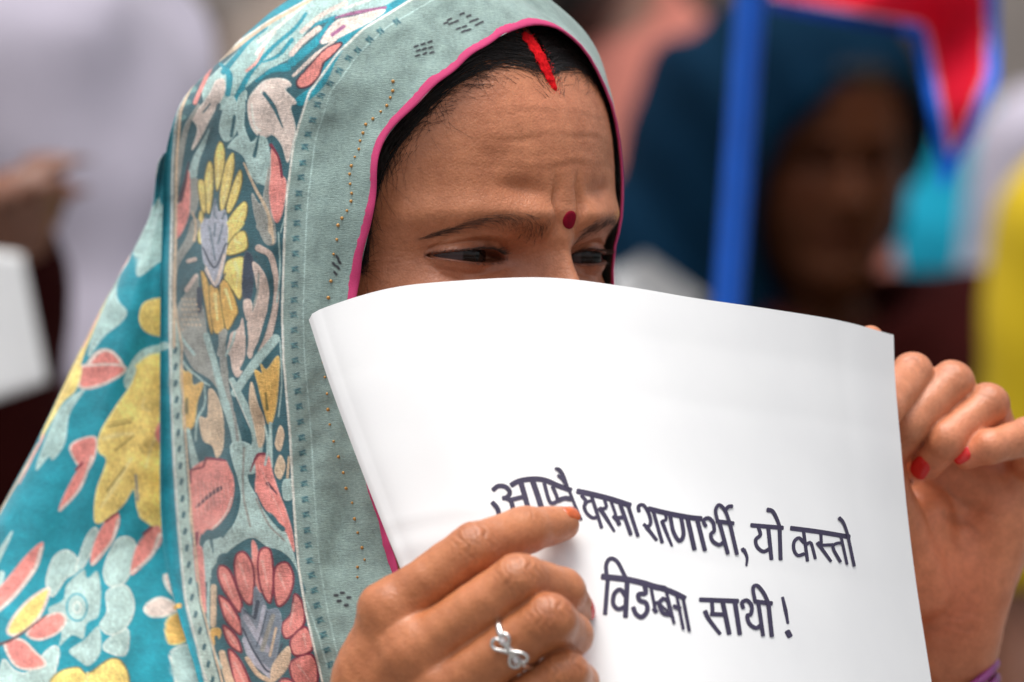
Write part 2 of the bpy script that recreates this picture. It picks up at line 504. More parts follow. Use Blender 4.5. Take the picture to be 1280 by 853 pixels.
# ---- hands -------------------------------------------------------------
def finger_sd(p, J, R, k=0.22):
    d = None
    for i in range(len(J) - 1):
        c = rcone(p, J[i], J[i + 1], R[i], R[i + 1])
        d = c if d is None else smin(d, c, k)
    return d

def hand_sd(p, wrist, mcps, fingers, extra, kpalm=1.2, kf=0.55, kk=0.07):
    """wrist: (a,b,ra,rb) forearm; mcps: list of (pos, r); fingers: list of (J,R) starting at the MCP"""
    palm = rcone(p, *wrist)
    for (a, b, ra, rb, k) in extra:
        palm = smin(palm, rcone(p, a, b, ra, rb), k)
    fin = None
    d = palm
    for J, R in fingers:
        f = finger_sd(p, J, R)
        fin = f if fin is None else smin(fin, f, kk)
    return smin(palm, fin, kf)

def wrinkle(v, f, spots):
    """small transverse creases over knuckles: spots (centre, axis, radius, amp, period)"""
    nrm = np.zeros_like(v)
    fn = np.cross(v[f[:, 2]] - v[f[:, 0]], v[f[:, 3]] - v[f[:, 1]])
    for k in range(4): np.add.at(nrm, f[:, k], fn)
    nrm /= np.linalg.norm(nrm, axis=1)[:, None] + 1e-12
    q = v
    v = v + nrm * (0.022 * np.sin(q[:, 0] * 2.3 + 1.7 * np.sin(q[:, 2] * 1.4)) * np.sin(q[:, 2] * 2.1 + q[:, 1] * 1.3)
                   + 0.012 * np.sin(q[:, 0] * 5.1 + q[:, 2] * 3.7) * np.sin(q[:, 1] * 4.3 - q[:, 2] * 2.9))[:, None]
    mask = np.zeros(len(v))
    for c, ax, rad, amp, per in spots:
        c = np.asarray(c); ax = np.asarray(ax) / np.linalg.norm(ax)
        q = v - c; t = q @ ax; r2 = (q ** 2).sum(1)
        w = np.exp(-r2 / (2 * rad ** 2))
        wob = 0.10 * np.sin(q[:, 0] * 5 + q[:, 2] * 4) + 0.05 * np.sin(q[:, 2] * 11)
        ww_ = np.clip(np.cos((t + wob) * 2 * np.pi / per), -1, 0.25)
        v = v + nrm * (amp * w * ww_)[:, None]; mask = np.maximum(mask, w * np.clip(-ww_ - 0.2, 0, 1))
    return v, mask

def unit(v): return np.asarray(v) / np.linalg.norm(v)

def nail(center, along, out, L, W, curl=0.28):
    """fingernail plate: along = towards the tip, out = outward normal; cm"""
    along = unit(along); out = unit(out - along * (np.asarray(out) @ along)); side = np.cross(along, out)
    nu, nv = 21, 15
    s = np.sin(np.linspace(-np.pi / 2, np.pi / 2, nu))[:, None]; t = np.linspace(-1, 1, nv)[None]
    wid = W * (0.92 + 0.08 * s) * np.maximum((1 - np.abs(s) ** 3.4), 0.0) ** 0.45 + 0.02
    X = s * L + 0 * t; Yv = t * wid; Z = -curl * (Yv / W) ** 2 * W * 0.9 - 0.10 * L * s ** 2 * (s > 0)
    edge = np.maximum(np.abs(s) ** 6 * np.ones_like(t), np.abs(t) ** 6 * np.ones_like(s))
    Z = Z + 0.045 * (1 - edge) - 0.03 * edge
    v = np.asarray(center) + X[..., None] * along + Yv[..., None] * side + Z[..., None] * out
    return v.reshape(-1, 3), quads(nu, nv)

nails = []
# her right hand (back towards the camera, fingers over the front of the sheet)
PX = lambda *a: P(*a).astype(np.float32)
RD = 3.0
PR_ = lambda x, y, Y: PX(x, y, Y + RD)
rh = dict(
    idx=([PR_(487, 764, -23.2), PR_(594, 686, -23.9), PR_(657, 663, -22.6), PR_(702, 655, -21.3)], [1.05, 0.95, 0.86, 0.66]),
    mid=([PR_(517, 818, -24.0), PR_(648, 726, -25.4), PR_(702, 740, -23.8), PR_(720, 762, -22.4)], [1.08, 0.98, 0.86, 0.64]),
    rin=([PR_(550, 866, -24.2), PR_(686, 776, -26.0), PR_(712, 794, -24.2), PR_(704, 812, -23.3)], [1.06, 0.98, 0.84, 0.62]),
    lit=([PR_(585, 925, -24.0), PR_(706, 842, -25.6), PR_(722, 852, -24.2), PR_(716, 866, -23.8)], [0.92, 0.86, 0.74, 0.55]),
    thu=([PR_(470, 900, -20.6), PR_(520, 830, -19.2), PR_(580, 790, -19.2), PR_(628, 775, -19.7)], [1.15, 1.0, 0.92, 0.72]))
wr_a, wr_b = PR_(455, 985, -20.0), PX(330, 1300, -12.0)
ex = [(wr_a, rh['idx'][0][0], 1.75, 1.08, 1.2), (wr_a, rh['mid'][0][0], 1.7, 1.08, 1.2), (wr_a, rh['rin'][0][0], 1.6, 1.0, 1.2),
      (PR_(490, 1010, -20.5), rh['lit'][0][0], 1.5, 0.95, 1.2),
      (PR_(475, 850, -22.0), PR_(540, 900, -22.2), 1.5, 1.3, 1.5), (wr_a, rh['thu'][0][0], 1.7, 1.3, 1.0)]
def f_rh(p): return hand_sd(p, (wr_a, wr_b, 2.35, 3.2), None, [rh[k] for k in ('idx', 'mid', 'rin', 'lit', 'thu')], ex)
allp = np.concatenate([np.array(v[0]) for v in rh.values()] + [[wr_a]])
lo = allp.min(0) - 2.6; hi = allp.max(0) + 1.6; lo[2] -= 3.0
v, f = nets(f_rh, lo, hi, 0.066)
sp = []
for k in ('idx', 'mid', 'rin', 'lit'):
    J = rh[k][0]
    sp.append((J[1] + np.array([0, -0.6, 0.3]), J[2] - J[0], 0.52, 0.05, 0.185))
    sp.append((J[2] + np.array([0, -0.5, 0.3]), J[3] - J[1], 0.34, 0.03, 0.15))
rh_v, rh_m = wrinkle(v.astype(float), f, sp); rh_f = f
# her left hand (palm towards the camera, half closed behind the sheet)
lh = dict(
    idx=([PX(1175, 520, 5.6), PX(1140, 468, 0.2), PX(1104, 512, -2.0), PX(1085, 555, -2.6)], [0.95, 0.84, 0.78, 0.62]),
    mid=([PX(1212, 535, 6.0), PX(1190, 478, 0.7), PX(1136, 530, -0.7), PX(1112, 576, 0.6)], [0.98, 0.86, 0.80, 0.66]),
    rin=([PX(1248, 560, 6.0), PX(1235, 506, 0.7), PX(1184, 550, -0.5), PX(1158, 582, 0.2)], [0.95, 0.84, 0.78, 0.64]),
    lit=([PX(1292, 596, 5.4), PX(1286, 546, 0.4), PX(1238, 558, -0.7), PX(1209, 570, -0.4)], [0.88, 0.78, 0.70, 0.56]),
    thu=([PX(1150, 735, 3.2), PX(1105, 610, 0.6), PX(1090, 500, -1.6), PX(1086, 426, -2.2)], [1.35, 1.05, 0.85, 0.62]))
wl_a, wl_b = PX(1186, 805, 5.4), PX(1180, 1250, 9.0)
exl = [(wl_a, PX(1178, 540, 5.8), 1.35, 1.15, 1.4), (wl_a, PX(1212, 555, 6.2), 1.35, 1.15, 1.4), (wl_a, PX(1247, 580, 6.2), 1.3, 1.1, 1.4),
       (wl_a, PX(1275, 620, 5.8), 1.25, 1.15, 1.4), (PX(1196, 765, 5.0), PX(1246, 650, 4.6), 1.15, 1.35, 1.3),
       (PX(1172, 765, 4.6), PX(1150, 650, 3.2), 1.2, 1.35, 1.2), (PX(1140, 560, 4.0), PX(1255, 610, 4.6), 1.0, 1.0, 1.2)]
def f_lh(p): return hand_sd(p, (wl_a, wl_b, 1.25, 2.2), None, [lh[k] for k in ('idx', 'mid', 'rin', 'lit', 'thu')], exl, kf=0.5)
allp = np.concatenate([np.array(v[0]) for v in lh.values()] + [[wl_a]])
lo = allp.min(0) - 2.2; hi = allp.max(0) + 2.2; lo[2] -= 4.0
v, f = nets(f_lh, lo, hi, 0.085)
sp = []
for k in ('idx', 'mid', 'rin', 'lit'):
    J = lh[k][0]; sp.append((J[1] + np.array([0, -0.4, 0.5]), J[2] - J[0], 0.55, 0.022, 0.22))
sp += [(PX(1205, 640, 3.0), (0.5, 0, 0.85), 0.8, 0.05, 0.9), (PX(1188, 775, 4.0), (0, 0, 1.0), 0.7, 0.05, 0.5)]
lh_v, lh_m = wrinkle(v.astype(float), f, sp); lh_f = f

# ---- torso, neck and arms (under the cloth) ------------------------------
def HC(x, d, z): return head_to_cm(np.array(x, float), np.array(d, float), np.array(z, float)).astype(np.float32)
neck = (HC(0, -1.5, -22), HC(0, 0.5, -7))
shR, shL = HC(-16, -4, -26), HC(16, -4, -26)
elR = np.array([-27.0, -8.0, -42.0], np.float32); elL = np.array([30.0, 12.0, -38.0], np.float32)
FLOOR = -H0 * 100
def torso_sd(p, g=0.0, arms=True, legs=False):
    d = ellips(p, HC(0, -4, -34), (16.5 + g, 12.5 + g, 16 + g), None)
    d = smin(d, ellips(p, HC(0, -4, -52), (14.5 + g, 12 + g, 18 + g)), 6)
    d = smin(d, rcone(p, shR, shL, 6.5 + g, 6.5 + g), 5)
    if arms:
        d = smin(d, rcone(p, shR, elR, 5.2 + g, 4.2 + g), 2.5)
        d = smin(d, rcone(p, shL, elL, 5.2 + g, 4.2 + g), 2.5)
    return d
def body_sd(p):
    d = torso_sd(p)
    d = smin(d, rcone(p, neck[0], neck[1], 6.0, 5.6), 3.5)
    d = smin(d, rcone(p, elR, wr_b, 4.2, 3.2), 2.0)
    d = smin(d, rcone(p, wr_b, wr_a + (wr_b - wr_a) * 0.25, 3.2, 2.5), 1.5)
    d = smin(d, rcone(p, elL, wl_b, 4.0, 2.4), 2.0)
    d = smin(d, rcone(p, wl_b, wl_a + (wl_b - wl_a) * 0.2, 2.4, 1.35), 1.5)
    d = smin(d, ellips(p, HC(0, -4, -72), (16, 13, 14)), 6)
    for sx in (-8, 8):
        d = smin(d, rcone(p, HC(sx, -4, -78), HC(sx, -3, -112), 8, 5.5), 3)
        d = smin(d, rcone(p, HC(sx, -3, -112), HC(sx, -4, FLOOR + 5 - HO[2]), 5.5, 3.6), 2)
        d = smin(d, rcone(p, HC(sx, -6, FLOOR + 3.2 - HO[2]), HC(sx * 1.2, 11, FLOOR + 2.6 - HO[2]), 3.0, 2.2), 2)
    return d
v, f = nets(body_sd, (-45, -36, FLOOR - 2), (42, 36, -2), 1.1)
bd_v, bd_f = v, f

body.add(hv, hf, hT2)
nh_ = len(hv)
def hand_tint(v, spots, base=(1.0, 1.0, 1.0)):
    T = np.ones((len(v), 3)) * np.array(base)
    for c, r, col in spots:
        w = np.exp(-((v - np.asarray(c)) ** 2).sum(1) / (2 * r * r))[:, None]
        T = T * (1 - w * (1 - np.array(col)))
    return T
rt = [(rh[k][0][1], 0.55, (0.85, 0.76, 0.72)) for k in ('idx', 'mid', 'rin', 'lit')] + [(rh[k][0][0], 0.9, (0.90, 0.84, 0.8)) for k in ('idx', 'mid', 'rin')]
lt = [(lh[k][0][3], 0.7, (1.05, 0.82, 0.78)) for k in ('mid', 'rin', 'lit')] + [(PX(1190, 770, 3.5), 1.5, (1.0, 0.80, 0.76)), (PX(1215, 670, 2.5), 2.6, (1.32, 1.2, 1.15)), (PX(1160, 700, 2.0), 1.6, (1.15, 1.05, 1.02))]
body.add(rh_v, rh_f, hand_tint(rh_v, rt, (1.0, 0.95, 0.82)) * (1 - 0.38 * rh_m)[:, None])  # crease mask darkens the valleys on both hands: shade put into the tint
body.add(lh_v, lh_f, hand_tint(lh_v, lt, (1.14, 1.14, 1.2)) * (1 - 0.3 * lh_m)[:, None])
body.add(bd_v, bd_f)
v, f, c = body.get()
wbase = np.array([HO[0] / 100, 0.0, 0.0])
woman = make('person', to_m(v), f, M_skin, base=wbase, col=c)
tag(woman, 'woman in a flowered teal headscarf hiding her mouth behind a white printed sheet', 'person')

# ---- eyes
M_eye, n, l, b = nt('eyeball', 0.06, 0.2)
at = n.new('ShaderNodeAttribute'); at.attribute_name = 'tint'; l.new(at.outputs['Color'], b.inputs['Base Color'])
b.inputs['Coat Weight'].default_value = 0.15; b.inputs['Coat Roughness'].default_value = 0.05
gaze = unit(np.array([0.15, 0.97, -0.03]))
u_, w_ = np.meshgrid(np.linspace(0, np.pi, 90), np.linspace(0, 2 * np.pi, 96, endpoint=False), indexing='ij')
ga = np.cross(gaze, [0, 0, 1.0]); ga = unit(ga); gb = np.cross(ga, gaze)
dirs = np.cos(u_)[..., None] * gaze + np.sin(u_)[..., None] * (np.cos(w_)[..., None] * ga + np.sin(w_)[..., None] * gb)
for sgn in (-1, 1):
    r = EYE_R * (1 + 0.035 * np.exp(-(u_ / 0.33) ** 4))
    e = np.array([sgn * EYE_X, EYE_D, EYE_Z]) + dirs * r[..., None]
    iris = sstep(0.66, 0.60, u_); pup = sstep(0.20, 0.16, u_)
    spoke = 0.8 + 0.3 * np.sin(w_ * 23 + np.sin(w_ * 7) * 2)
    cc = np.ones(u_.shape + (3,)) * np.array([0.075, 0.05, 0.05])
    cc = cc * (1 - iris[..., None]) + iris[..., None] * np.array([0.022, 0.011, 0.008]) * spoke[..., None]
    cc = cc * (1 - pup[..., None]) + pup[..., None] * 0.004
    make('eye', to_m(head_to_cm(e[..., 0], e[..., 1], e[..., 2]).reshape(-1, 3)), quads(90, 96, True), M_eye, woman, col=cc.reshape(-1, 3))

# ---- bindi and vermilion
M_bindi = mat_plain('maroon_felt', lin(128, 4, 34), 0.75, 0.15, 300)
th = np.linspace(0, 2 * np.pi, 40, endpoint=False)
rings = []
for rr, off in ((0.001, 0.06), (0.22, 0.06), (0.31, 0.055), (0.335, 0.035), (0.335, -0.03)):
    rings.append(HS.front(0.02 + rr * np.cos(th), 1.36 + rr * 1.06 * np.sin(th), off))
rg = np.concatenate(rings)
make('bindi', to_m(head_to_cm(*rg.T)), quads(5, 40, True), M_bindi, woman)
M_sind = mat_plain('vermilion_powder', lin(214, 22, 30), 0.9, 0.1, 700, 0.25, 0.001, 0.6)

# ---- nails, ring and bangle
M_polish = mat_plain('red_nail_polish', lin(214, 34, 30), 0.18, 0.6, 60, 0.12, 0.0003, 0.1)
M_polish2 = mat_plain('worn_orange_polish', lin(196, 88, 34), 0.22, 0.6, 260, 0.45, 0.0004, 0.3)
M_bare = mat_plain('bare_nail', (0.55, 0.33, 0.26), 0.3, 0.5, 80, 0.08)
def add_nail(J, R, out, mat, L=0.46, W=0.40, slide=0.25):
    al = unit(J[3] - J[2]); out = np.asarray(out, float); out = unit(out - al * (out @ al))
    c = J[3] + al * R[3] * slide + out * (R[3] * 0.98)
    v, f = nail(c, al + out * -0.12, out, L, W)
    return make('fingernail', to_m(v), f, mat, woman)
add_nail(*rh['idx'], (0.05, -0.80, 0.58), M_polish2, 0.40, 0.36)['label'] = 'chipped orange fingernail'
add_nail(*rh['mid'], (0.85, -0.50, 0.35), M_polish, 0.46, 0.38)
add_nail(*rh['rin'], (0.85, -0.45, 0.3), M_polish); add_nail(*rh['lit'], (0.85, -0.4, 0.3), M_polish, 0.38, 0.33); add_nail(*rh['thu'], (0.1, 0.8, 0.5), M_polish, 0.55, 0.5)
add_nail(*lh['rin'], (-0.22, -0.95, 0.2), M_polish, 0.52, 0.42, 0.0); add_nail(*lh['lit'], (-0.12, -0.94, 0.3), M_polish, 0.42, 0.36, 0.15)
add_nail(*lh['mid'], (-0.35, -0.92, 0.25), M_polish); add_nail(*lh['idx'], (-0.35, -0.92, 0.2), M_polish); add_nail(*lh['thu'], (0.2, 1.0, 0.0), M_polish, 0.5, 0.45, -0.5)
M_silver, n, l, b = nt('silver', 0.22, 0.5); b.inputs['Metallic'].default_value = 1.0
sn = noise(n, l, 300, 3); l.new(ramp(n, l, sn.outputs[0], [(0.3, (0.62, 0.60, 0.58)), (0.7, (0.86, 0.85, 0.83))]), b.inputs['Base Color'])
J, R = rh['rin']; ax_ = unit(J[1] - J[0]); rc = J[0] + (J[1] - J[0]) * 0.71; rr = 1.04
e1 = unit(np.cross(ax_, [0, 0, 1.0])); e2 = np.cross(ax_, e1)
def band(cen, axis, rad, th, n_=48, e1=e1, e2=e2):
    a = np.linspace(0, 2 * np.pi, n_ + 1)
    p = cen + rad * (np.cos(a)[:, None] * e1 + np.sin(a)[:, None] * e2)
    return tube(p, th, 8, False)
v, f = band(rc, ax_, rr, 0.15)
ring = make('finger_ring', to_m(v), f, M_silver, woman)
# face of the ring: two small open hearts with stones
front = unit(np.array([0.25, -0.95, 0.1]) - ax_ * (np.array([0.25, -0.95, 0.1]) @ ax_)); sidev = np.cross(ax_, front)
fc = rc + front * (rr + 0.03); mg = Merge()
for sgn in (-1, 1):
    t_ = np.linspace(0, 2 * np.pi, 33)
    hx_ = 0.023 * 16 * np.sin(t_) ** 3; hy_ = 0.023 * (13 * np.cos(t_) - 5 * np.cos(2 * t_) - 2 * np.cos(3 * t_) - np.cos(4 * t_))
    pth = fc + sidev[None] * (sgn * (0.38 + hy_[:, None])) + ax_[None] * (hx_[:, None] + 0.07 * sgn) + front * (0.10 - 0.28 * ((sgn * (0.38 + hy_)) ** 2)[:, None])
    v, f = tube(pth, 0.075, 7, False); mg.add(v, f)
v, f, _ = mg.get(); make('heart_setting', to_m(v), f, M_silver, ring)
M_gem, n, l, b = nt('clear_stone', 0.03, 0.9); b.inputs['Base Color'].default_value = (0.85, 0.84, 0.86, 1); b.inputs['Transmission Weight'].default_value = 0.6
u8, w8 = np.meshgrid(np.linspace(0, np.pi, 6), np.linspace(0, 2 * np.pi, 8, endpoint=False), indexing='ij')
sph = np.stack([np.sin(u8) * np.cos(w8), np.sin(u8) * np.sin(w8), np.cos(u8)], -1).reshape(-1, 3)
for sgn in (-1, 0, 1): make('stone', to_m(fc + sidev * sgn * 0.42 + front * 0.06 + sph * (0.13 if sgn else 0.10)), quads(6, 8, True), M_gem, ring, smooth=False)
M_bang = mat_plain('purple_glass_bangle', lin(150, 60, 130), 0.15, 0.6, 30, 0.4)
for dz, rr_ in ((0.0, 1.95), (0.75, 1.98), (1.5, 1.95)):
    cen = wl_a + (wl_b - wl_a) * 0.03 + np.array([0, 0, -1.6 - dz]); a = np.linspace(0, 2 * np.pi, 61)
    p = cen + np.stack([rr_ * np.cos(a), rr_ * 0.95 * np.sin(a), 1.3 * np.cos(a) + 0.2 * np.sin(a + dz)], 1)
    v, f = tube(p, 0.2, 8, False); make('bangle', to_m(v), f, M_bang, woman)
# ------------------------------------------------------------------ hair, brows, lashes
M_hair, n, l, b = nt('black_hair', 0.38, 0.45)
t = noise(n, l, 200, 3); l.new(ramp(n, l, t.outputs[0], [(0.3, (0.008, 0.006, 0.006)), (0.7, (0.022, 0.015, 0.012))]), b.inputs['Base Color'])
b.inputs['Anisotropic'].default_value = 0.4
# hairline from the parting down to the temple (x, d, z in head space, her right side), mirrored for the left
def px_head(px, py):
    """head-space point of the face seen there"""
    q = head_to_cm(hx, hd, hz); k = S31 / (1 + q[..., 1] / DIST)
    X = 640 + q[..., 0] * k; Z = 426.5 - q[..., 2] * k
    dist = (X - px) ** 2 + (Z - py) ** 2 + np.where(q[..., 1] > 2.5, 1e6, 0) + q[..., 1] * 0.5
    i = np.unravel_index(np.argmin(dist), dist.shape)
    return np.array([hx[i], hd[i], hz[i]])
HL = np.array([px_head(*p) for p in ((686, 90), (655, 72), (616, 80), (579, 101), (545, 130), (516, 160), (488, 198), (467, 240), (458, 292), (450, 345))])
HL[0, 0] = -0.15
HLd = cr(HL, 60)
def sweep_raw(phi, t, side):
    """hairline curve turned back over the skull by phi degrees, sampled at t (0 parting .. 1 temple)"""
    q = cr_at(HLd, t * 59 * 0.999)
    a = np.radians(phi) * (0.45 + 0.55 * (1 - t))
    d, z = q[:, 1], q[:, 2] - 1.0
    r = np.stack([side * q[:, 0], d * np.cos(a) - z * np.sin(a), d * np.sin(a) + z * np.cos(a) + 1.0], 1)
    return r
def sweep(phi, t, side, off): return HS.radial(sweep_raw(phi, t, side), off)
strands, wid, offs = [], [], []
m_ = 12
hr = np.random.default_rng(3)
for side in (-1, 1):
    for k in range(1500 if side == 1 else 2600):
        phi = 75 * hr.random() ** 1.25 - 0.5 + 0.6 * hr.normal() * (hr.random() < 0.5)
        t0 = 0.0 if hr.random() < 0.35 else hr.random() * 0.6
        t1 = min(1.0, t0 + 0.45 + 0.5 * hr.random())
        tt = np.linspace(t0, t1, m_)
        drift = np.linspace(0, 1, m_)[:, None] * hr.normal(0, 0.14, 3) + np.sin(np.linspace(0, 5, m_) + hr.random() * 6)[:, None] * hr.normal(0, 0.03, 3)
        # strands swing back as they go down
        ph = phi + np.linspace(0, 1, m_) * hr.uniform(2, 12)
        pts = np.concatenate([sweep_raw(ph[i], tt[i:i + 1], side) for i in (0, 4, 8, 11)])
        strands.append(cr(pts, m_) + drift); offs.append(np.full(m_, 0.05 + 0.22 * hr.random() * sstep(0, 6, phi + 1)))
        wid.append(0.010 + 0.010 * hr.random())
strands = HS.radial(np.concatenate(strands), np.concatenate(offs)).reshape(-1, m_, 3)
v, f = ribbons(strands, wid)
mg = Merge(); mg.add(head_to_cm(*v.T), f)
# wisps lying on the temple and brow
wst, ww_ = [], []
for k in range(150):
    side = -1 if hr.random() < 0.75 else 1
    t0 = hr.uniform(0.15, 0.95)
    p0 = sweep(1.0, np.array([t0]), side, 0)[0]
    dirn = np.array([side * -0.35 * hr.random(), 0.35 * hr.random(), -1.0]) + hr.normal(0, 0.25, 3)
    L = hr.uniform(0.6, 2.6); s_ = np.linspace(0, 1, 9)[:, None]
    curl = np.array([side * hr.uniform(0.1, 1.0), -0.5, 0.2])
    pts = p0 + unit(dirn) * L * s_ + curl * (s_ ** 2) * L * 0.55
    wst.append(HS.radial(pts, 0.02 + 0.03 * s_[:, 0])); ww_.append(hr.uniform(0.0045, 0.008))
v, f = ribbons(wst, ww_, 0.15); mg.add(head_to_cm(*v.T), f)
# fine down along the hairline
fst, fw = [], []
for k in range(2600):
    side = -1 if hr.random() < 0.62 else 1
    t0 = hr.uniform(0.0, 1.0)
    p0 = sweep(hr.normal(0.5, 3.2), np.array([t0]), side, 0)[0]
    back = sweep(14, np.array([min(t0 + 0.22, 1)]), side, 0)[0] - p0
    s_ = np.linspace(0, 1, 5)[:, None]
    pts = p0 + unit(back + hr.normal(0, 0.8, 3)) * hr.uniform(0.4, 1.3) * s_
    fst.append(HS.radial(pts, 0.015 + 0.05 * s_[:, 0])); fw.append(hr.uniform(0.004, 0.009))
v, f = ribbons(fst, fw, 0.2); mg.add(head_to_cm(*v.T), f)
# solid under-layer: the scalp's mass of hair from just behind the hairline to the back
ph_ = np.concatenate([[9.0, 10.0, 12, 14], np.linspace(17, 150, 40)]); tn_ = np.linspace(0, 1, 50)
for side in (-1, 1):
    g = np.stack([sweep(p_, tn_, side, 0.01 if i == 0 else 0.07 + 0.14 * min(1, i / 6)) for i, p_ in enumerate(ph_)])
    mg.add(head_to_cm(*g.reshape(-1, 3).T), quads(len(ph_), 50))
v, f, _ = mg.get()
make('hair', to_m(v), f, M_hair, woman)
# vermilion in the parting
sc_ = np.linspace(0, 1, 40)
mid_ = np.stack([0.10 - 0.55 * sc_, 8.9 - 1.9 * sc_, 6.4 + 1.65 * sc_], 1)
mid_ = HS.radial(mid_, 0.0)
w = 0.27 * np.sqrt(np.clip(1 - (2 * sc_ - 1) ** 8, 0.02, 1)) * np.interp(sc_, [0, .12, .5, 1], [0.45, 0.8, 1.0, 1.1]) * (1 + 0.12 * np.sin(sc_ * 37))
tg = np.gradient(mid_, axis=0); tg /= np.linalg.norm(tg, axis=1)[:, None]
sd_ = np.cross(tg, unit(mid_.mean(0) - [0, 0, 1])); sd_ /= np.linalg.norm(sd_, axis=1)[:, None]
lift = np.interp(sc_, [0, 0.3, 0.6, 1], [0.04, 0.12, 0.27, 0.33])
g = np.stack([HS.radial(mid_ + sd_ * (w * s)[:, None], lift + e) for s, e in ((-1, -0.08), (-0.8, -0.02), (-0.3, 0.0), (0.3, 0.0), (0.8, -0.02), (1, -0.08))], 1)
sv2 = [g.reshape(-1, 3)]; sf2 = [quads(40, 6)]; off_ = 240
for k in range(260):
    i_ = hr.integers(0, 40); p_ = mid_[i_] + sd_[i_] * hr.normal(0, 0.20) + tg[i_] * hr.normal(0, 0.1); r_ = hr.uniform(0.012, 0.03)
    q_ = HS.radial(np.array([p_ + tg[i_] * r_, p_ + sd_[i_] * r_, p_ - tg[i_] * r_, p_ - sd_[i_] * r_]), lift[i_] + 0.02)
    sv2.append(q_); sf2.append(np.array([[0, 1, 2, 3]]) + off_); off_ += 4
g = np.concatenate(sv2); gf_ = np.concatenate(sf2)
make('vermilion_mark', to_m(head_to_cm(*g.T)), gf_, M_sind, woman)
# eyebrows
M_brow, n, l, b = nt('brow_hair', 0.55, 0.3); t = noise(n, l, 300, 2)
l.new(ramp(n, l, t.outputs[0], [(0.3, (0.05, 0.034, 0.028)), (0.7, (0.12, 0.08, 0.064))]), b.inputs['Base Color'])
BR = np.array([(-0.85, 0.66), (-1.35, 0.88), (-2.1, 1.12), (-2.9, 1.29), (-3.6, 1.18), (-4.2, 0.92), (-4.75, 0.66)])
BT = np.array([0.36, 0.42, 0.40, 0.34, 0.27, 0.20, 0.12])
for side in (-1, 1):
    st, wd = [], []
    for k in range(380):
        u = hr.random() ** 0.85 * 5.9
        c = cr_at(BR, np.array([u]))[0]; th_ = np.interp(u, range(7), BT)
        tg = cr_at(BR, np.array([min(u + 0.3, 5.99)]))[0] - c; tg /= np.linalg.norm(tg) + 1e-9
        up = np.array([-tg[1], tg[0]]); up = up if up[1] > 0 else -up
        o_ = np.clip(hr.normal(0, 0.5), -1, 1)
        p0 = c + up * th_ * o_
        dr = unit(tg + up * (0.75 * (1 - u / 6) - 0.5 * o_ + hr.normal(0, 0.15)))
        L = hr.uniform(0.25, 0.5) * (1 - 0.35 * u / 6)
        s_ = np.linspace(0, 1, 5)
        xy = p0 + dr * (L * s_)[:, None] + tg * (0.12 * s_ ** 2)[:, None]
        st.append(HS.front(xy[:, 0], xy[:, 1], 0.015 + 0.03 * s_)); wd.append(hr.uniform(0.003, 0.006) * (1 - 0.4 * u / 6))
    v, f = ribbons(st, wd, 0.2); v[:, 0] *= -side
    make('eyebrow', to_m(head_to_cm(*v.T)), f, M_brow, woman)
    # lashes
    st, wd = [], []
    for k in range(170):
        e = hr.uniform(-1.35, 1.40); upper = k < 125
        u = 1 - (e / 1.46) ** 2; tl = 0.06 * e / 1.45
        z0 = EYE_Z - 0.06 + tl + (0.32 * u ** 0.62 + 0.10 * u * -e if upper else -0.19 * u ** 0.8)
        p0 = HS.front(np.array([-(EYE_X + e)]), np.array([z0 + (0.05 if upper else -0.05)]), 0.0)[0]
        s_ = np.linspace(0, 1, 6)[:, None]
        L = hr.uniform(0.3, 0.5) if upper else hr.uniform(0.12, 0.22)
        dr = np.array([-e * 0.35, 1.0, -0.25 if upper else -0.5]) + hr.normal(0, 0.12, 3)
        st.append(p0 + unit(dr) * L * s_ + np.array([0, 0, 0.30 if upper else -0.05]) * L * s_ ** 2); wd.append(0.011 if upper else 0.005)
    v, f = ribbons(st, wd, 0.2); v[:, 0] *= -side
    make('eyelashes', to_m(head_to_cm(*v.T)), f, M_brow, woman)
# ------------------------------------------------------------------ the cloth's print, drawn on the flat cloth (print units: 31 per cm)
CX0, CY0, CW, CH, CR = -260, -130, 1000, 1420, 2      # canvas origin, size, samples per unit
canvas = np.zeros((CH * CR, CW * CR, 3), np.float32)
relief = np.zeros((CH * CR, CW * CR), np.float32)
KC = {k: lin(*c) for k, c in dict(
    teal=(30, 142, 160), tdark=(54, 98, 108), navy=(52, 66, 84), panel=(138, 160, 155), white=(224, 224, 214), cream=(222, 204, 194),
    cream2=(206, 184, 172), sand=(208, 184, 156), aqua=(168, 194, 190), aquab=(168, 198, 194), greige=(150, 152, 146), yellow=(240, 212, 126), gold=(222, 178, 100),
    pgold=(242, 222, 150), olive=(122, 112, 66), salmon=(226, 140, 132), salml=(234, 170, 160), maroon=(124, 44, 64), mdark=(74, 46, 62),
    lav=(172, 176, 190), gblue=(120, 134, 148), mauve=(150, 90, 130), brown=(92, 62, 62), black=(52, 54, 60), strip=(176, 198, 190), tint=(98, 140, 140)).items()}
gx_ = (np.arange(CW * CR) + 0.5) / CR + CX0
gy_ = (np.arange(CH * CR) + 0.5) / CR + CY0
ZM = dict(Z4=(200, 160, 6.095), Z5=(200, 280, 5.33), Z6=(200, 420, 5.33), Z7=(200, 560, 5.33), Z8=(200, 690, 5.23), ZT=(200, 90, 6.095), ZU=(230, 0, 4.74),
          F1=(0, 640, 4.005), F2=(0, 460, 3.877), F3=(60, 230, 3.411), ZP=(400, 0, 4.738), ZQ=(420, 20, 2.37), ZL=(0, 540, 2.56), U=(0, 0, 1.0))
def zpts(z, pts):
    ox, oy, s = ZM[z]; return np.array(pts, float) / s + np.array([ox, oy])
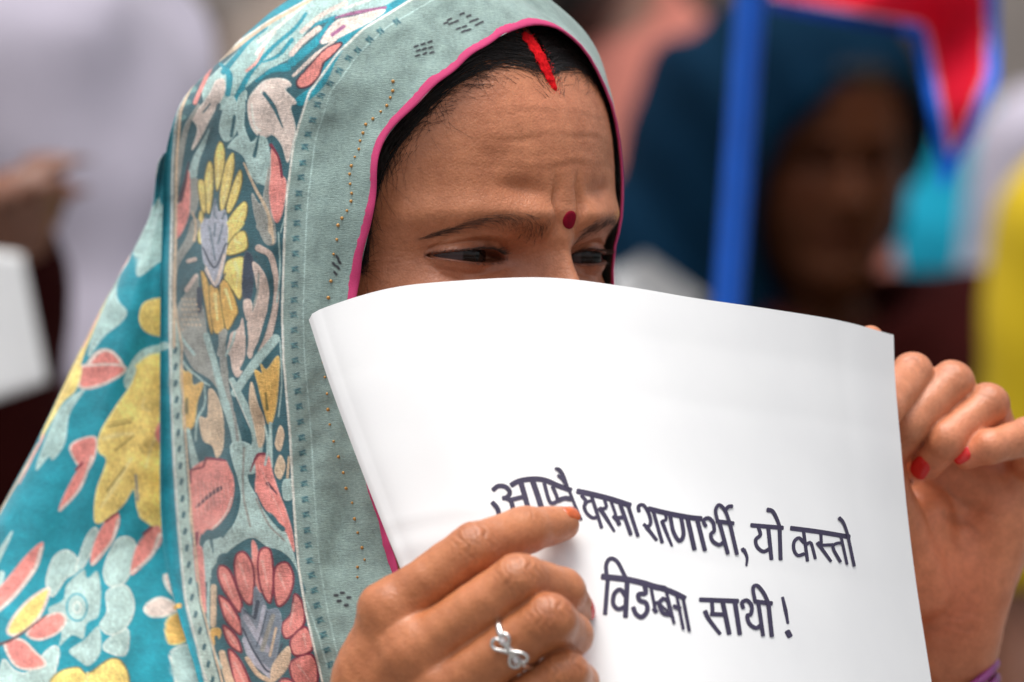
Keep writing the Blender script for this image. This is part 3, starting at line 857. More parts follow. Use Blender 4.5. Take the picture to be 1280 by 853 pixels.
def _win(q, pad):
    i0 = max(0, int((q[:, 0].min() - pad - CX0) * CR)); i1 = min(CW * CR, int((q[:, 0].max() + pad - CX0) * CR) + 2)
    j0 = max(0, int((q[:, 1].min() - pad - CY0) * CR)); j1 = min(CH * CR, int((q[:, 1].max() + pad - CY0) * CR) + 2)
    return i0, i1, j0, j1
def blob(z, colour, pts, h=0.012, line=None, lw=2.0, raw=False, clip=None):
    auto = line is None and not raw
    if auto: line, lw = colour, 1.0
    q = zpts(z, pts)
    if not raw:
        q = cr(np.concatenate([q[-1:], q, q[:2]]), (len(q) + 2) * 6)[6:-6]
    i0, i1, j0, j1 = _win(q, 4)
    if i1 <= i0 or j1 <= j0: return
    X = gx_[i0:i1][None]; Y = gy_[j0:j1][:, None]
    ins = np.zeros((j1 - j0, i1 - i0), bool); pass
    for a, b_ in zip(q, np.roll(q, -1, 0)):
        c = (a[1] > Y) != (b_[1] > Y)
        with np.errstate(divide='ignore', invalid='ignore'):
            xi = (b_[0] - a[0]) * (Y - a[1]) / (b_[1] - a[1] if b_[1] != a[1] else 1e-9) + a[0]
        ins ^= c & (X < xi)
    if clip is not None: ins &= clip(X, Y)
    w = ins[..., None]
    canvas[j0:j1, i0:i1] = np.where(w, KC[colour], canvas[j0:j1, i0:i1])
    relief[j0:j1, i0:i1] = np.where(ins, h, relief[j0:j1, i0:i1])
    if line is not None:
        c = KC[line].astype(np.float32)
        if auto: c = np.minimum(c * 1.15 + 0.05, 0.8).astype(np.float32)
        for a, b_ in zip(q, np.roll(q, -1, 0)):
            e = b_ - a; L = e @ e + 1e-9
            i0, i1, j0, j1 = _win(np.array([a, b_]), lw)
            if i1 <= i0 or j1 <= j0: continue
            X = gx_[i0:i1][None]; Y = gy_[j0:j1][:, None]
            t = np.clip(((X - a[0]) * e[0] + (Y - a[1]) * e[1]) / L, 0, 1)
            m = np.hypot(X - a[0] - t * e[0], Y - a[1] - t * e[1]) < lw / 2
            if clip is not None: m = m & clip(X, Y)
            canvas[j0:j1, i0:i1][m] = c
def line(z, colour, pts, w, h=0.010, curved=True):
    q = zpts(z, pts); s = ZM[z][2]
    if curved and len(q) > 2: q = cr(q, len(q) * 7)
    ww = np.interp(np.linspace(0, 1, len(q)), np.linspace(0, 1, np.size(w)), np.atleast_1d(w)) / s / 2
    c = KC[colour].astype(np.float32)
    for k in range(len(q) - 1):
        a, b_ = q[k], q[k + 1]; e = b_ - a; L = e @ e + 1e-9
        i0, i1, j0, j1 = _win(np.array([a, b_]), max(ww[k], ww[k + 1]) + 1)
        if i1 <= i0 or j1 <= j0: continue
        X = gx_[i0:i1][None]; Y = gy_[j0:j1][:, None]
        t = np.clip(((X - a[0]) * e[0] + (Y - a[1]) * e[1]) / L, 0, 1)
        m = np.hypot(X - a[0] - t * e[0], Y - a[1] - t * e[1]) < ww[k] * (1 - t) + ww[k + 1] * t
        canvas[j0:j1, i0:i1][m] = c; relief[j0:j1, i0:i1][m] = h
S1Y = [-60, -28, 10, 32, 63, 116, 176, 246, 299, 393, 450, 543, 600, 677, 709, 766, 820, 900, 1300]
S1X = [620, 560, 498, 461, 426, 387, 368, 359, 356, 353, 355, 363, 366, 371, 374, 383.5, 396, 414, 490]
S2Y = [-60, -28, 0, 30, 60, 98, 140, 200, 400, 480, 560, 650, 707, 750, 800, 853, 1000, 1300]
S2X = [440, 418, 384, 330, 290, 238, 221, 216, 213, 213, 217, 222, 228, 232, 245, 258, 296, 336]
s1 = lambda y: np.interp(y, S1Y, S1X)
s2 = lambda y: np.interp(y, S2Y, S2X)
foldx = lambda y: np.interp(y, [150, 270, 400, 560, 680, 700, 770, 853, 995, 1250], [209, 203, 200, 200, 201, 206, 223, 249, 284, 310])
# grounds
GY = gy_[:, None]; GX = gx_[None] + 0 * GY
canvas[:] = KC['teal']
canvas[(GX > s2(GY)) & (GX <= s1(GY))] = KC['tdark']
canvas[GX > s1(GY)] = KC['panel']
# speckle of the panel weave
prng = np.random.default_rng(11)
lowm = prng.normal(size=(CH // 14 + 2, CW // 9 + 2))
iy = (np.arange(CH * CR) / CR / 14); ix = (np.arange(CW * CR) / CR / 9)
m0 = lowm[iy.astype(int)][:, ix.astype(int)]
inband = lambda X, Y: (X > s2(Y) + 3) & (X < s1(Y) - 2)
infield = lambda X, Y: (X < foldx(Y) - 0.5)
B = lambda z, c, p, **k: blob(z, c, p, clip=inband, **k)
G = lambda z, c, p, **k: blob(z, c, p, clip=infield, **k)
# ---- border, crown end
B('ZU', 'aquab', [(120, 520), (250, 370), (500, 130), (700, -40), (1100, -60), (1290, 0), (1000, 80), (760, 150), (640, 330), (560, 380), (420, 470), (330, 560), (280, 640), (150, 640)])
for p, w in (([(480, 160), (370, 262), (236, 430)], [40, 26, 34]), ([(724, 84), (660, 170), (520, 290), (390, 440), (310, 590)], [20, 24, 24, 30, 40]), ([(900, 100), (750, 160)], 20),
             ([(876, 130), (800, 232), (640, 372)], [30, 44, 50]), ([(610, 400), (520, 420), (430, 480)], [50, 30, 16]), ([(1300, 0), (1100, 116), (960, 226), (880, 350), (806, 500), (690, 600)], [40, 40, 56, 56, 50, 60]),
             ([(640, 240), (560, 330), (470, 370)], [30, 22, 10]), ([(220, 380), (270, 450), (260, 560)], [16, 40, 34])):
    line('ZU', 'teal', p, w)
for p, w, c in (([(700, 40), (560, 160), (440, 250)], 20, 'white'), ([(960, 20), (820, 90), (700, 190)], 26, 'cream'), ([(800, 170), (700, 250), (640, 320)], 34, 'cream'), ([(540, 190), (430, 320)], 20, 'white'),
                ([(1100, 10), (960, 50)], 14, 'white'), ([(340, 240), (220, 345)], 26, 'salml'), ([(470, 290), (430, 370), (372, 424)], 16, 'salml'), ([(160, 410), (70, 610)], 24, 'salmon'),
                ([(1190, 50), (1000, 80), (900, 106)], [14, 20, 10], 'mauve'), ([(870, 160), (810, 250)], 12, 'mauve'), ([(900, 236), (780, 330), (650, 450)], [10, 24, 16], 'cream')):
    line('ZU', c, p, w)
B('ZU', 'cream', [(1000, 100), (1190, 62), (1050, 160), (860, 250), (815, 246), (900, 130)]); line('ZU', 'mauve', [(950, 160), (880, 210)], 22)
B('ZU', 'salmon', [(925, 252), (932, 272), (870, 340), (825, 380), (802, 450), (742, 510), (682, 522), (670, 480), (720, 420), (780, 350), (850, 282)], line='mdark', lw=2.2)
# ---- border, below the crown
B('ZT', 'cream', [(430, 70), (490, 60), (490, 170), (400, 330), (300, 520), (245, 590), (290, 440), (250, 340), (330, 240), (390, 150)]); line('ZT', 'tdark', [(385, 245), (335, 310)], 14)
B('ZT', 'aqua', [(500, 250), (560, 190), (600, 330), (575, 470), (500, 530), (455, 430)]); B('ZT', 'aqua', [(590, 230), (660, 150), (640, 400), (690, 560), (640, 610), (590, 420)])
line('ZT', 'aqua', [(430, 300), (400, 420), (290, 640), (250, 780)], [10, 30, 50, 70]); line('ZT', 'tdark', [(450, 255), (400, 420), (350, 590)], [30, 30, 18]); line('ZT', 'tdark', [(570, 340), (545, 490)], 26)
line('ZT', 'tdark', [(662, 220), (660, 360), (690, 480)], [18, 24, 34]); line('ZT', 'greige', [(300, 250), (210, 420), (160, 640), (130, 853)], [20, 40, 44, 40])
B('ZT', 'cream', [(700, 170), (800, 70), (940, 55), (1000, 100), (955, 140), (1040, 232), (995, 270), (1030, 430), (1000, 600), (970, 690), (930, 560), (860, 480), (800, 500), (740, 480), (690, 400), (670, 260)])
line('ZT', 'tdark', [(795, 165), (870, 270), (937, 425)], [30, 34, 10]); line('ZT', 'white', [(700, 250), (720, 400), (770, 450)], 12)
B('ZT', 'aqua', [(520, 570), (600, 490), (690, 540), (760, 490), (820, 540), (850, 800), (800, 860), (700, 800), (640, 650), (560, 590)]); line('ZT', 'tdark', [(755, 480), (720, 640)], [14, 30])
for k, (x, y, w) in enumerate([(300, 45, 46), (250, 140, 46), (210, 240, 42), (172, 350, 40), (130, 452, 28)]): line('ZT', 'tint', [(x - 16, y + 4), (x + 16, y - 4)], w)
# big yellow flower
B('Z4', 'greige', [(700, 500), (770, 580), (830, 300), (850, 480), (870, 700), (880, 870), (800, 870), (730, 700)]); line('Z4', 'sand', [(640, 270), (730, 470), (830, 660), (850, 860)], [14, 22, 24, 50])
B('Z4', 'salmon', [(850, 160), (900, 210), (918, 340), (955, 390), (960, 480), (930, 650), (890, 725), (850, 620), (835, 470), (848, 330)]); line('Z4', 'maroon', [(846, 130), (905, 230), (930, 370)], [26, 14, 20])
B('Z4', 'greige', [(230, 420), (290, 400), (285, 600), (240, 660)])
B('Z4', 'salmon', [(215, 330), (232, 420), (225, 640), (165, 800), (110, 830), (104, 620), (160, 560)]); line('Z4', 'mdark', [(222, 262), (190, 420), (155, 550)], [10, 28, 40])
for pet in ([(455, 108), (490, 150), (490, 300), (440, 480), (420, 400), (418, 220)], [(372, 258), (405, 300), (405, 480), (380, 650), (345, 600), (340, 400)], [(295, 405), (340, 420), (352, 620), (325, 645), (300, 520)],
            [(558, 190), (562, 330), (510, 560), (470, 640), (455, 520), (500, 280)], [(610, 320), (626, 400), (590, 540), (530, 650), (508, 600), (560, 420)], [(640, 562), (667, 610), (640, 720), (560, 800), (506, 856), (503, 750), (560, 640)],
            [(300, 650), (332, 660), (335, 860), (290, 860)]):
    B('Z4', 'yellow', pet, line='olive', lw=1.4)
for pet in ([(452, 200), (440, 420)], [(376, 320), (372, 560)], [(545, 260), (500, 480), (485, 580)], [(600, 370), (570, 500)], [(640, 620), (600, 690)]): line('Z4', 'pgold', pet, [8, 16])
B('Z4', 'lav', [(420, 560), (445, 640), (500, 640), (505, 860), (335, 860), (335, 700), (385, 690)])
for st in ([(425, 545), (415, 640), (440, 730), (430, 860)], [(500, 640), (450, 760)], [(350, 690), (380, 760), (400, 860)]): line('Z4', 'gblue', st, 18)
# lower half of the flower and the scroll leaves
B('Z5', 'yellow', [(450, -10), (556, -10), (530, 40), (448, 124)]); B('Z5', 'yellow', [(570, 58), (582, 160), (500, 206), (440, 202), (460, 130), (520, 58)], line='olive', lw=1.6)
B('Z5', 'yellow', [(560, 230), (566, 350), (535, 500), (480, 440), (428, 360), (440, 262), (500, 228)], line='olive', lw=1.6)
for pet in ([(275, 310), (330, 420), (352, 705), (335, 712), (300, 520)], [(330, 425), (392, 440), (432, 722), (390, 735), (352, 690)], [(400, 400), (450, 388), (518, 560), (500, 630), (448, 705), (418, 600)]): B('Z5', 'gold', pet, line='olive', lw=1.3)
for st in ([(500, 110), (540, 130)], [(500, 260), (520, 330), (510, 420)], [(370, 470), (385, 640)], [(440, 440), (480, 570)]): line('Z5', 'pgold', st, [24, 12])
B('Z5', 'lav', [(285, -10), (440, -10), (442, 180), (400, 380), (370, 412), (300, 270), (283, 160)])
line('Z5', 'cream', [(300, 280), (370, 400), (432, 210)], 22); line('Z5', 'navy', [(288, 160), (368, 292), (442, 130)], 12); line('Z5', 'navy', [(290, 300), (372, 424), (440, 330)], 9)
for st in ([(330, 20), (350, 120), (370, 240)], [(420, 10), (390, 130)], [(370, 0), (365, 80)]): line('Z5', 'gblue', st, 16)
line('Z5', 'greige', [(240, 0), (200, 110), (110, 260), (92, 400), (100, 560), (140, 720), (215, 870)], [70, 60, 50, 30, 28, 28, 30]); B('Z5', 'greige', [(170, 470), (250, 330), (262, 480), (300, 620), (312, 870), (225, 870), (130, 700), (122, 560)])
line('Z5', 'cream2', [(180, 440), (240, 350)], 30); line('Z5', 'tdark', [(285, 286), (190, 350), (140, 480)], [46, 36, 18]); line('Z5', 'navy', [(266, 440), (266, 580)], [40, 32]); line('Z5', 'cream2', [(190, 250), (236, 236)], 26)
for i in range(9):
    for j in range(5):
        x, y = 150 + j * 26 + (i % 2) * 13, 500 + i * 34
        if x < 250 + i * 4: line('Z5', 'sand', [(x, y), (x + 6, y + 5)], 11)
B('Z5', 'navy', [(570, 190), (622, 250), (612, 480), (558, 502), (548, 380)]); line('Z5', 'cream2', [(660, 160), (740, 220), (778, 420), (752, 640), (680, 870)], [50, 40, 34, 40, 60])
line('Z5', 'greige', [(660, 20), (720, 90), (740, 130)], [40, 50, 20])
B('Z5', 'cream2', [(620, 258), (700, 340), (726, 500), (690, 650), (620, 870), (586, 870), (580, 680), (645, 520), (640, 380)]); line('Z5', 'tdark', [(630, 200), (718, 290), (746, 420), (704, 690), (630, 870)], [34, 34, 26, 26, 30])
line('Z5', 'greige', [(660, 330), (650, 460), (620, 560)], 14); B('Z5', 'cream2', [(556, 520), (602, 508), (612, 580), (580, 645)]); B('Z5', 'cream2', [(455, 870), (470, 760), (530, 690), (552, 640), (562, 870)]); line('Z5', 'tdark', [(548, 560), (575, 700), (580, 860)], [14, 20, 20])
line('Z5', 'greige', [(430, 720), (400, 870)], 40)
# stems and tulips
B('Z6', 'greige', [(130, -10), (305, -10), (395, 345), (330, 280), (220, 210)])
line('Z6', 'aqua', [(310, 0), (370, 200), (430, 420), (500, 640), (540, 870)], [40, 40, 60, 60, 70]); line('Z6', 'greige', [(410, -10), (430, 240), (460, 420)], [40, 50, 20]); line('Z6', 'aqua', [(770, 20), (620, 200), (500, 380)], [60, 60, 50]); line('Z6', 'aqua', [(480, 300), (590, 520), (650, 700), (600, 870)], [40, 50, 70, 110])
line('Z6', 'white', [(470, 310), (600, 610)], 6); line('Z6', 'greige', [(440, 300), (500, 560), (520, 700)], 20); line('Z6', 'tdark', [(540, 520), (560, 620)], [14, 40]); line('Z6', 'tdark', [(490, 420), (500, 500)], 16)
B('Z6', 'cream2', [(470, -10), (562, -10), (572, 160), (520, 275), (480, 200)]); line('Z6', 'tdark', [(578, -10), (575, 140), (545, 220)], [14, 18, 26]); line('Z6', 'cream2', [(620, -10), (600, 120)], 40)
B('Z6', 'gold', [(118, 188), (170, 240), (208, 225), (222, 330), (292, 308), (252, 440), (232, 580), (190, 625), (155, 600), (150, 400)]); line('Z6', 'olive', [(180, 420), (180, 510)], [20, 30])
B('Z6', 'gold', [(632, 228), (680, 250), (672, 188), (712, 225), (792, 140), (782, 400), (752, 560), (720, 585), (690, 480), (655, 330)]); line('Z6', 'olive', [(705, 380), (715, 490)], [12, 22])
B('Z6', 'sand', [(330, 358), (390, 420), (422, 560), (420, 740), (380, 810), (350, 730), (290, 690), (268, 545), (320, 540)]); B('Z6', 'sand', [(610, 308), (650, 450), (692, 560), (692, 690), (660, 745), (630, 600), (598, 450)])
B('Z6', 'sand', [(800, 600), (826, 660), (800, 765), (768, 720)]); line('Z6', 'aqua', [(190, 620), (210, 730), (240, 870)], [24, 36, 60]); line('Z6', 'aqua', [(735, 585), (740, 870)], 22)
# salmon blossoms
B('Z7', 'aqua', [(470, -10), (605, -10), (580, 190), (640, 320), (760, 480), (860, 610), (925, 870), (880, 800), (700, 650), (600, 600), (450, 690), (350, 800), (340, 870), (296, 870), (300, 640), (400, 600), (500, 500), (540, 300)])
for st in ([(560, 0), (555, 300), (600, 520)], [(640, 340), (720, 500), (830, 620)]): line('Z7', 'greige', st, 14)
B('Z7', 'salmon', [(300, 88), (430, 80), (482, 180), (492, 290), (460, 420), (370, 530), (310, 545), (270, 590), (228, 560), (208, 420), (198, 260), (210, 150)])
line('Z7', 'maroon', [(205, 230), (205, 150), (290, 130), (310, 70), (400, 78), (440, 85)], [20, 14, 12, 16, 18, 10], curved=False); line('Z7', 'mdark', [(246, 395), (330, 320), (405, 268)], [14, 26, 30]); line('Z7', 'cream', [(480, 330), (440, 440), (350, 545)], 8)
line('Z7', 'tdark', [(520, 300), (490, 470), (420, 590)], [14, 34, 20]); line('Z7', 'tdark', [(440, 30), (490, 170)], [30, 16]); line('Z7', 'tdark', [(280, 580), (290, 870)], 14); line('Z7', 'tdark', [(340, 580), (360, 700)], [26, 8])
B('Z7', 'salmon', [(640, 58), (722, 56), (752, 180), (802, 320), (872, 520), (895, 690), (840, 560), (760, 450), (690, 405), (636, 290), (640, 180)]); line('Z7', 'maroon', [(600, 160), (650, 50), (720, 45)], [8, 22, 12]); line('Z7', 'mdark', [(715, 238), (780, 302)], [24, 8])
line('Z7', 'tdark', [(640, 300), (700, 420), (820, 540)], [10, 14, 36]); B('Z7', 'sand', [(800, 50), (834, 120), (800, 210), (765, 150)]); B('Z7', 'aqua', [(820, 230), (880, 215), (890, 330), (830, 345)])
B('Z7', 'salmon', [(262, 560), (264, 700), (305, 870), (240, 870), (228, 600)]); line('Z7', 'maroon', [(250, 570), (235, 740)], [26, 10])
for k in range(9): line('Z7', 'salml', [(240 + k * 26, 220 + k * 2), (255 + k * 26, 470 - k * 18)], 5)
for k in range(7): line('Z7', 'salml', [(660 + k * 24, 110 + k * 55), (690 + k * 24, 170 + k * 55)], 5)
# large salmon flower
line('Z8', 'tdark', [(430, 60), (760, 40), (900, 250)], 110)
B('Z8', 'salmon', [(600, -60), (640, 0), (660, 260), (620, 180)])
for pet in ([(500, 20), (560, 8), (612, 120), (602, 335), (540, 310), (490, 150)], [(655, -8), (722, -8), (742, 160), (720, 335), (660, 240), (640, 100)], [(760, 98), (832, 72), (876, 170), (842, 300), (770, 355), (744, 220)], [(398, 88), (460, 130), (532, 330), (512, 392), (430, 270), (384, 160)],
            [(388, 288), (450, 330), (522, 450), (522, 545), (430, 440)], [(880, 278), (932, 330), (942, 470), (830, 565), (798, 480), (860, 400)], [(418, 478), (500, 560), (532, 655), (470, 622), (430, 560)], [(950, 488), (1002, 580), (982, 652), (880, 672), (858, 570)],
            [(450, 640), (540, 740), (620, 960), (560, 990), (490, 853)], [(880, 700), (990, 668), (1032, 780), (1010, 900), (900, 880), (850, 760)], [(800, 828), (900, 870), (860, 990), (740, 960)]):
    B('Z8', 'salmon', pet, line='maroon', lw=2.6)
    p_ = np.array(pet, float); c_ = p_.mean(0)
    line('Z8', 'salml', [tuple(c_ + (p_[0] - c_) * 0.55), tuple(c_ + (p_[len(p_) // 2] - c_) * 0.45)], [18, 8])
B('Z8', 'gblue', [(620, 230), (682, 330), (702, 380), (772, 378), (792, 500), (722, 792), (600, 655), (538, 520), (538, 370), (600, 420)])
for st, c_, w in (([(560, 430), (640, 560), (700, 640)], 'lav', 40), ([(680, 360), (660, 460), (640, 540)], 'lav', 24), ([(740, 420), (700, 540), (670, 640)], 'greige', 30), ([(760, 500), (720, 680)], 'sand', 16), ([(560, 580), (610, 700), (720, 800)], 'lav', 50), ([(640, 330), (620, 430)], 'navy', 26),
                  ([(538, 500), (620, 662), (722, 785), (800, 600)], 'navy', 14), ([(545, 380), (620, 440)], 'navy', 10), ([(700, 390), (660, 540), (630, 620)], 'navy', 8)): line('Z8', c_, st, w)
B('Z8', 'sand', [(738, 742), (842, 615), (842, 740), (738, 850)]); line('Z8', 'sand', [(570, 700), (640, 800), (730, 850)], 30)
line('Z8', 'sand', [(355, 230), (350, 470)], 38); B('Z8', 'gold', [(340, 500), (390, 500), (396, 550), (350, 610), (332, 560)]); line('Z8', 'sand', [(408, 660), (440, 800), (500, 960)], [40, 54, 60]); line('Z8', 'tdark', [(370, 560), (380, 640)], 26)
B('Z8', 'salmon', [(228, -10), (282, -10), (302, 300), (300, 395), (250, 180)])
# repeat of the border further down
for dy, zz in ((0, 0),):
    for k in range(7):
        a = k * 0.9; line('U', 'salmon', [(330 + 10 * k - 30, 900), (340 + 30 * math.cos(a), 930 + 60 * (k % 3))], [12, 16])
for z_, p_, w_, c_ in (('Z5', [(110, 640), (150, 760), (230, 870)], [10, 16, 20], 'aqua'), ('Z5', [(790, 60), (800, 300), (780, 520)], 10, 'aqua'), ('Z6', [(100, 60), (140, 150), (210, 240), (330, 330)], [10, 16, 16, 10], 'aqua'),
                       ('Z6', [(300, 330), (300, 460), (250, 560), (240, 700)], [8, 12, 14, 12], 'aqua'), ('Z6', [(800, 30), (812, 300), (790, 540)], 9, 'aqua'), ('Z6', [(700, 600), (720, 740), (700, 860)], [10, 20, 14], 'aqua'),
                       ('Z4', [(250, 640), (275, 740), (262, 860)], [10, 18, 20], 'sand'), ('Z4', [(690, 320), (740, 420)], [10, 16], 'aqua'), ('Z4', [(970, 420), (960, 640), (920, 800)], 9, 'aqua'), ('Z5', [(500, 720), (480, 800), (440, 880)], 14, 'aqua'),
                       ('Z7', [(180, 60), (200, 300), (205, 600)], 10, 'sand'), ('Z7', [(860, 60), (850, 200)], 16, 'sand'), ('Z8', [(330, 90), (320, 320), (330, 560), (400, 760)], [14, 16, 16, 20], 'aqua'), ('Z8', [(960, 320), (1040, 560), (1090, 760)], 12, 'aqua')):
    line(z_, c_, p_, w_)
# ---- stripes
yy_ = np.arange(-70, 1300, 1.0)
line('U', 'white', list(zip(s1(yy_[::8]) - 0.5, yy_[::8])), 2.6); line('U', 'aqua', list(zip(s1(yy_[::8]) + 26, yy_[::8])), 1.6)
yk = 16.0
def sl(f, y): return (f(y + 2) - f(y - 2)) / 4
while yk < 1250:
    k_ = sl(s1, yk); L = math.hypot(1, k_); px_ = s1(yk) + 13 / L * 1.0; py_ = yk - 13 * k_ / L * -1.0
    t = np.array([k_, 1]) / L; nn_ = np.array([1, -k_]) / L
    c_ = np.array([s1(yk), yk]) + nn_ * 14
    for s_ in (-1.9, 1.9): line('U', 'tdark', [tuple(c_ + t * s_ - nn_ * 2.6), tuple(c_ + t * (s_ - 1.6) + nn_ * 3.0)], [3.6, 2.6])
    line('U', 'tint', [tuple(c_ - t * 3 - nn_ * 5), tuple(c_ + t * 3 + nn_ * 5)], 1.4)
    yk += 19.3 / L if L < 1.6 else 12.0
ylo = yy_[yy_ > 380]
blob('U', 'strip', list(zip(s2(ylo[::20]) + 1, ylo[::20])) + list(zip(s2(ylo[::-20]) + np.interp(ylo[::-20], [380, 430, 700, 853], [5, 12, 16, 17]), ylo[::-20])), raw=True)
line('U', 'white', list(zip(s2(yy_[::8]), yy_[::8])), 2.8); line('U', 'sand', list(zip(s2(yy_[yy_ < 440][::8]) + 5, yy_[yy_ < 440][::8])), 4.0)
line('U', 'sand', list(zip(s2(ylo[::8]) + np.interp(ylo[::8], [380, 430, 700, 853], [6, 14, 19, 20]), ylo[::8])), 2.6)
yk = 438.0
while yk < 1250:
    x_ = s2(yk) + np.interp(yk, [430, 700, 853], [6.5, 8.5, 9]); line('U', 'tdark', [(x_ - 0.6, yk + 2.4), (x_ + 0.6, yk - 2.4)], 4.6); yk += 20.6
# ---- the field on her back
G('F3', 'aquab', [(470, 50), (490, 130), (500, 230), (470, 330), (400, 388), (380, 380), (402, 300), (388, 250), (430, 160)]); G('F3', 'salmon', [(340, 298), (376, 300), (366, 340), (310, 392), (303, 350)], line='cream', lw=3.4)
line('F3', 'yellow', [(312, 362), (262, 480), (200, 620), (130, 800)], [18, 34, 54, 64]); line('F3', 'salml', [(232, 560), (170, 690)], 22); G('F3', 'aquab', [(332, 388), (320, 500), (334, 560), (262, 650), (206, 736), (240, 600), (290, 480)]); line('F3', 'cream', [(402, 90), (340, 230)], 12)
G('F3', 'yellow', [(500, 498), (500, 642), (430, 636), (394, 590), (399, 530), (430, 500)], line='pgold', lw=1.6); G('F3', 'salmon', [(260, 708), (322, 790), (240, 832), (165, 860), (200, 770)], line='cream', lw=3.6); line('F3', 'aquab', [(500, 690), (410, 725), (360, 790), (345, 860)], 34)
G('F2', 'yellow', [(660, -10), (800, -10), (800, 752), (700, 742), (670, 690), (652, 585), (600, 660), (520, 732), (463, 742), (470, 600), (520, 450), (478, 400), (490, 310), (570, 180), (640, 80)], line='pgold', lw=2.2)
for st, c_, w in (([(500, 345), (570, 325), (650, 318)], 'pgold', [18, 26, 10]), ([(530, 285), (640, 262)], 'olive', 8), ([(540, 268), (650, 245)], 'olive', 5), ([(490, 680), (560, 570), (640, 440)], 'pgold', [10, 28, 12]), ([(520, 600), (610, 480)], 'olive', 7), ([(560, 400), (650, 330)], 'olive', 6), ([(705, 480), (720, 400), (740, 330)], 'pgold', 10), ([(660, 520), (668, 640)], 'greige', 12), ([(700, 150), (690, 190), (720, 210)], 'pgold', 8)):
    line('F2', c_, st, w)
G('F2', 'salmon', [(738, 320), (760, 250), (800, 240), (800, 400), (760, 380)]); G('F2', 'aquab', [(603, 60), (640, -10), (660, 10), (625, 92)]); G('F2', 'salmon', [(440, -10), (592, -10), (592, 30), (440, 102), (418, 50)], line='cream', lw=3.2)
G('F2', 'salmon', [(358, 385), (400, 345), (462, 338), (462, 420), (420, 500), (376, 462)], line='cream', lw=2.0); G('F2', 'salmon', [(395, 470), (442, 430), (380, 580), (293, 694), (330, 590)]); line('F2', 'cream', [(446, 430), (390, 580), (296, 690)], 11); line('F2', 'maroon', [(372, 492), (400, 462)], 12)
G('F2', 'yellow', [(350, -10), (432, -10), (400, 110), (330, 180), (230, 335), (213, 300), (280, 160)], line='pgold', lw=2); G('F2', 'aquab', [(330, 200), (432, 108), (370, 220), (340, 360), (290, 446), (275, 430), (216, 494), (240, 400), (300, 250)]); line('F2', 'salml', [(236, 330), (120, 560)], [20, 10]); line('F2', 'sand', [(195, 375), (100, 540), (-10, 700)], [20, 28, 34])
for st in ([(215, 160), (100, 400)],): pass
G('F1', 'salmon', [(216, 158), (226, 170), (190, 270), (100, 410), (-20, 530), (-20, 450), (60, 350), (150, 230)]); line('F1', 'cream', [(222, 180), (186, 290), (90, 430), (-15, 530)], 15)
G('F1', 'aqua', [(270, 230), (330, 193), (382, 230), (402, 290), (330, 335), (290, 392), (258, 424), (234, 350)], line='white', lw=1.0); G('F1', 'aqua', [(380, 280), (430, 130), (480, 78), (492, 130), (440, 240), (402, 292)], line='white', lw=1.0); G('F1', 'aqua', [(580, 150), (640, 123), (682, 170), (662, 290), (620, 362), (550, 372), (522, 290)], line='white', lw=1.0)
G('F1', 'aqua', [(340, 700), (420, 640), (500, 570), (512, 700), (450, 775), (400, 752)], line='teal', lw=2); G('F1', 'aqua', [(540, 640), (642, 585), (632, 714), (528, 692)], line='white', lw=1.0); G('F1', 'aqua', [(540, 400), (632, 368), (672, 440), (667, 520), (620, 592), (550, 612), (503, 570), (540, 500)], line='white', lw=1.0)
G('F1', 'aqua', [(330, 365), (420, 285), (440, 330), (490, 295), (512, 390), (500, 520), (440, 560), (420, 642), (360, 622), (290, 684), (300, 600), (236, 490), (310, 440)], line='teal', lw=2.2)
th2 = np.linspace(0, 2 * np.pi, 20); line('F1', 'teal', [(385 + 52 * math.cos(a), 480 + 68 * math.sin(a)) for a in th2], 9); line('F1', 'white', [(385 + 20 * math.cos(a), 480 + 28 * math.sin(a)) for a in th2], 6)
G('F1', 'aqua', [(40, 740), (90, 790), (150, 800), (230, 700), (280, 675), (292, 730), (230, 870), (30, 870)], line='white', lw=1.2)
G('F1', 'yellow', [(242, 383), (236, 440), (190, 540), (110, 612), (63, 602), (90, 530), (160, 440)], line='cream', lw=3); G('F1', 'salmon', [(150, 600), (200, 540), (290, 508), (328, 545), (290, 602), (210, 638), (160, 627)], line='cream', lw=2.6); G('F1', 'salmon', [(50, 660), (120, 638), (180, 700), (228, 762), (160, 787), (90, 762)], line='cream', lw=2.6); line('F1', 'brown', [(-15, 678), (90, 632), (232, 518)], [16, 14, 8])
G('F1', 'yellow', [(250, 870), (300, 800), (390, 778), (440, 812), (560, 733), (622, 760), (650, 870), (600, 1000), (330, 1000)], line='olive', lw=2); line('F1', 'pgold', [(440, 812), (430, 960)], 14)
G('F1', 'salmon', [(592, 8), (594, 80), (520, 212), (458, 268), (470, 170), (530, 50)]); line('F1', 'cream', [(596, 40), (560, 150), (462, 264)], 14); G('F1', 'salmon', [(772, 78), (772, 170), (700, 282), (658, 312), (680, 190), (740, 90)]); line('F1', 'cream', [(774, 110), (745, 220), (664, 306)], 13); line('F1', 'maroon', [(530, 48), (594, 4)], 12); line('F1', 'maroon', [(715, 110), (745, 76)], 12)
G('F1', 'aqua', [(104, 98), (60, 200), (10, 294), (-20, 260), (50, 170)]); G('F1', 'aqua', [(54, 298), (40, 370), (-20, 410), (-20, 340)])
G('F1', 'cream', [(796, 318), (850, 330), (880, 450), (820, 400)], line='white', lw=1.6); G('F1', 'cream', [(722, 480), (790, 428), (856, 480), (820, 522), (750, 524)], line='white', lw=1.6); G('F1', 'gold', [(830, 530), (900, 505), (900, 640), (840, 664), (818, 600)], line='pgold', lw=1.6); line('F1', 'gold', [(850, 480), (900, 470)], 24)
G('Z8', 'aqua', [(70, 640), (150, 608), (192, 660), (202, 740), (260, 880), (110, 880), (58, 720)], line='white', lw=1.6)
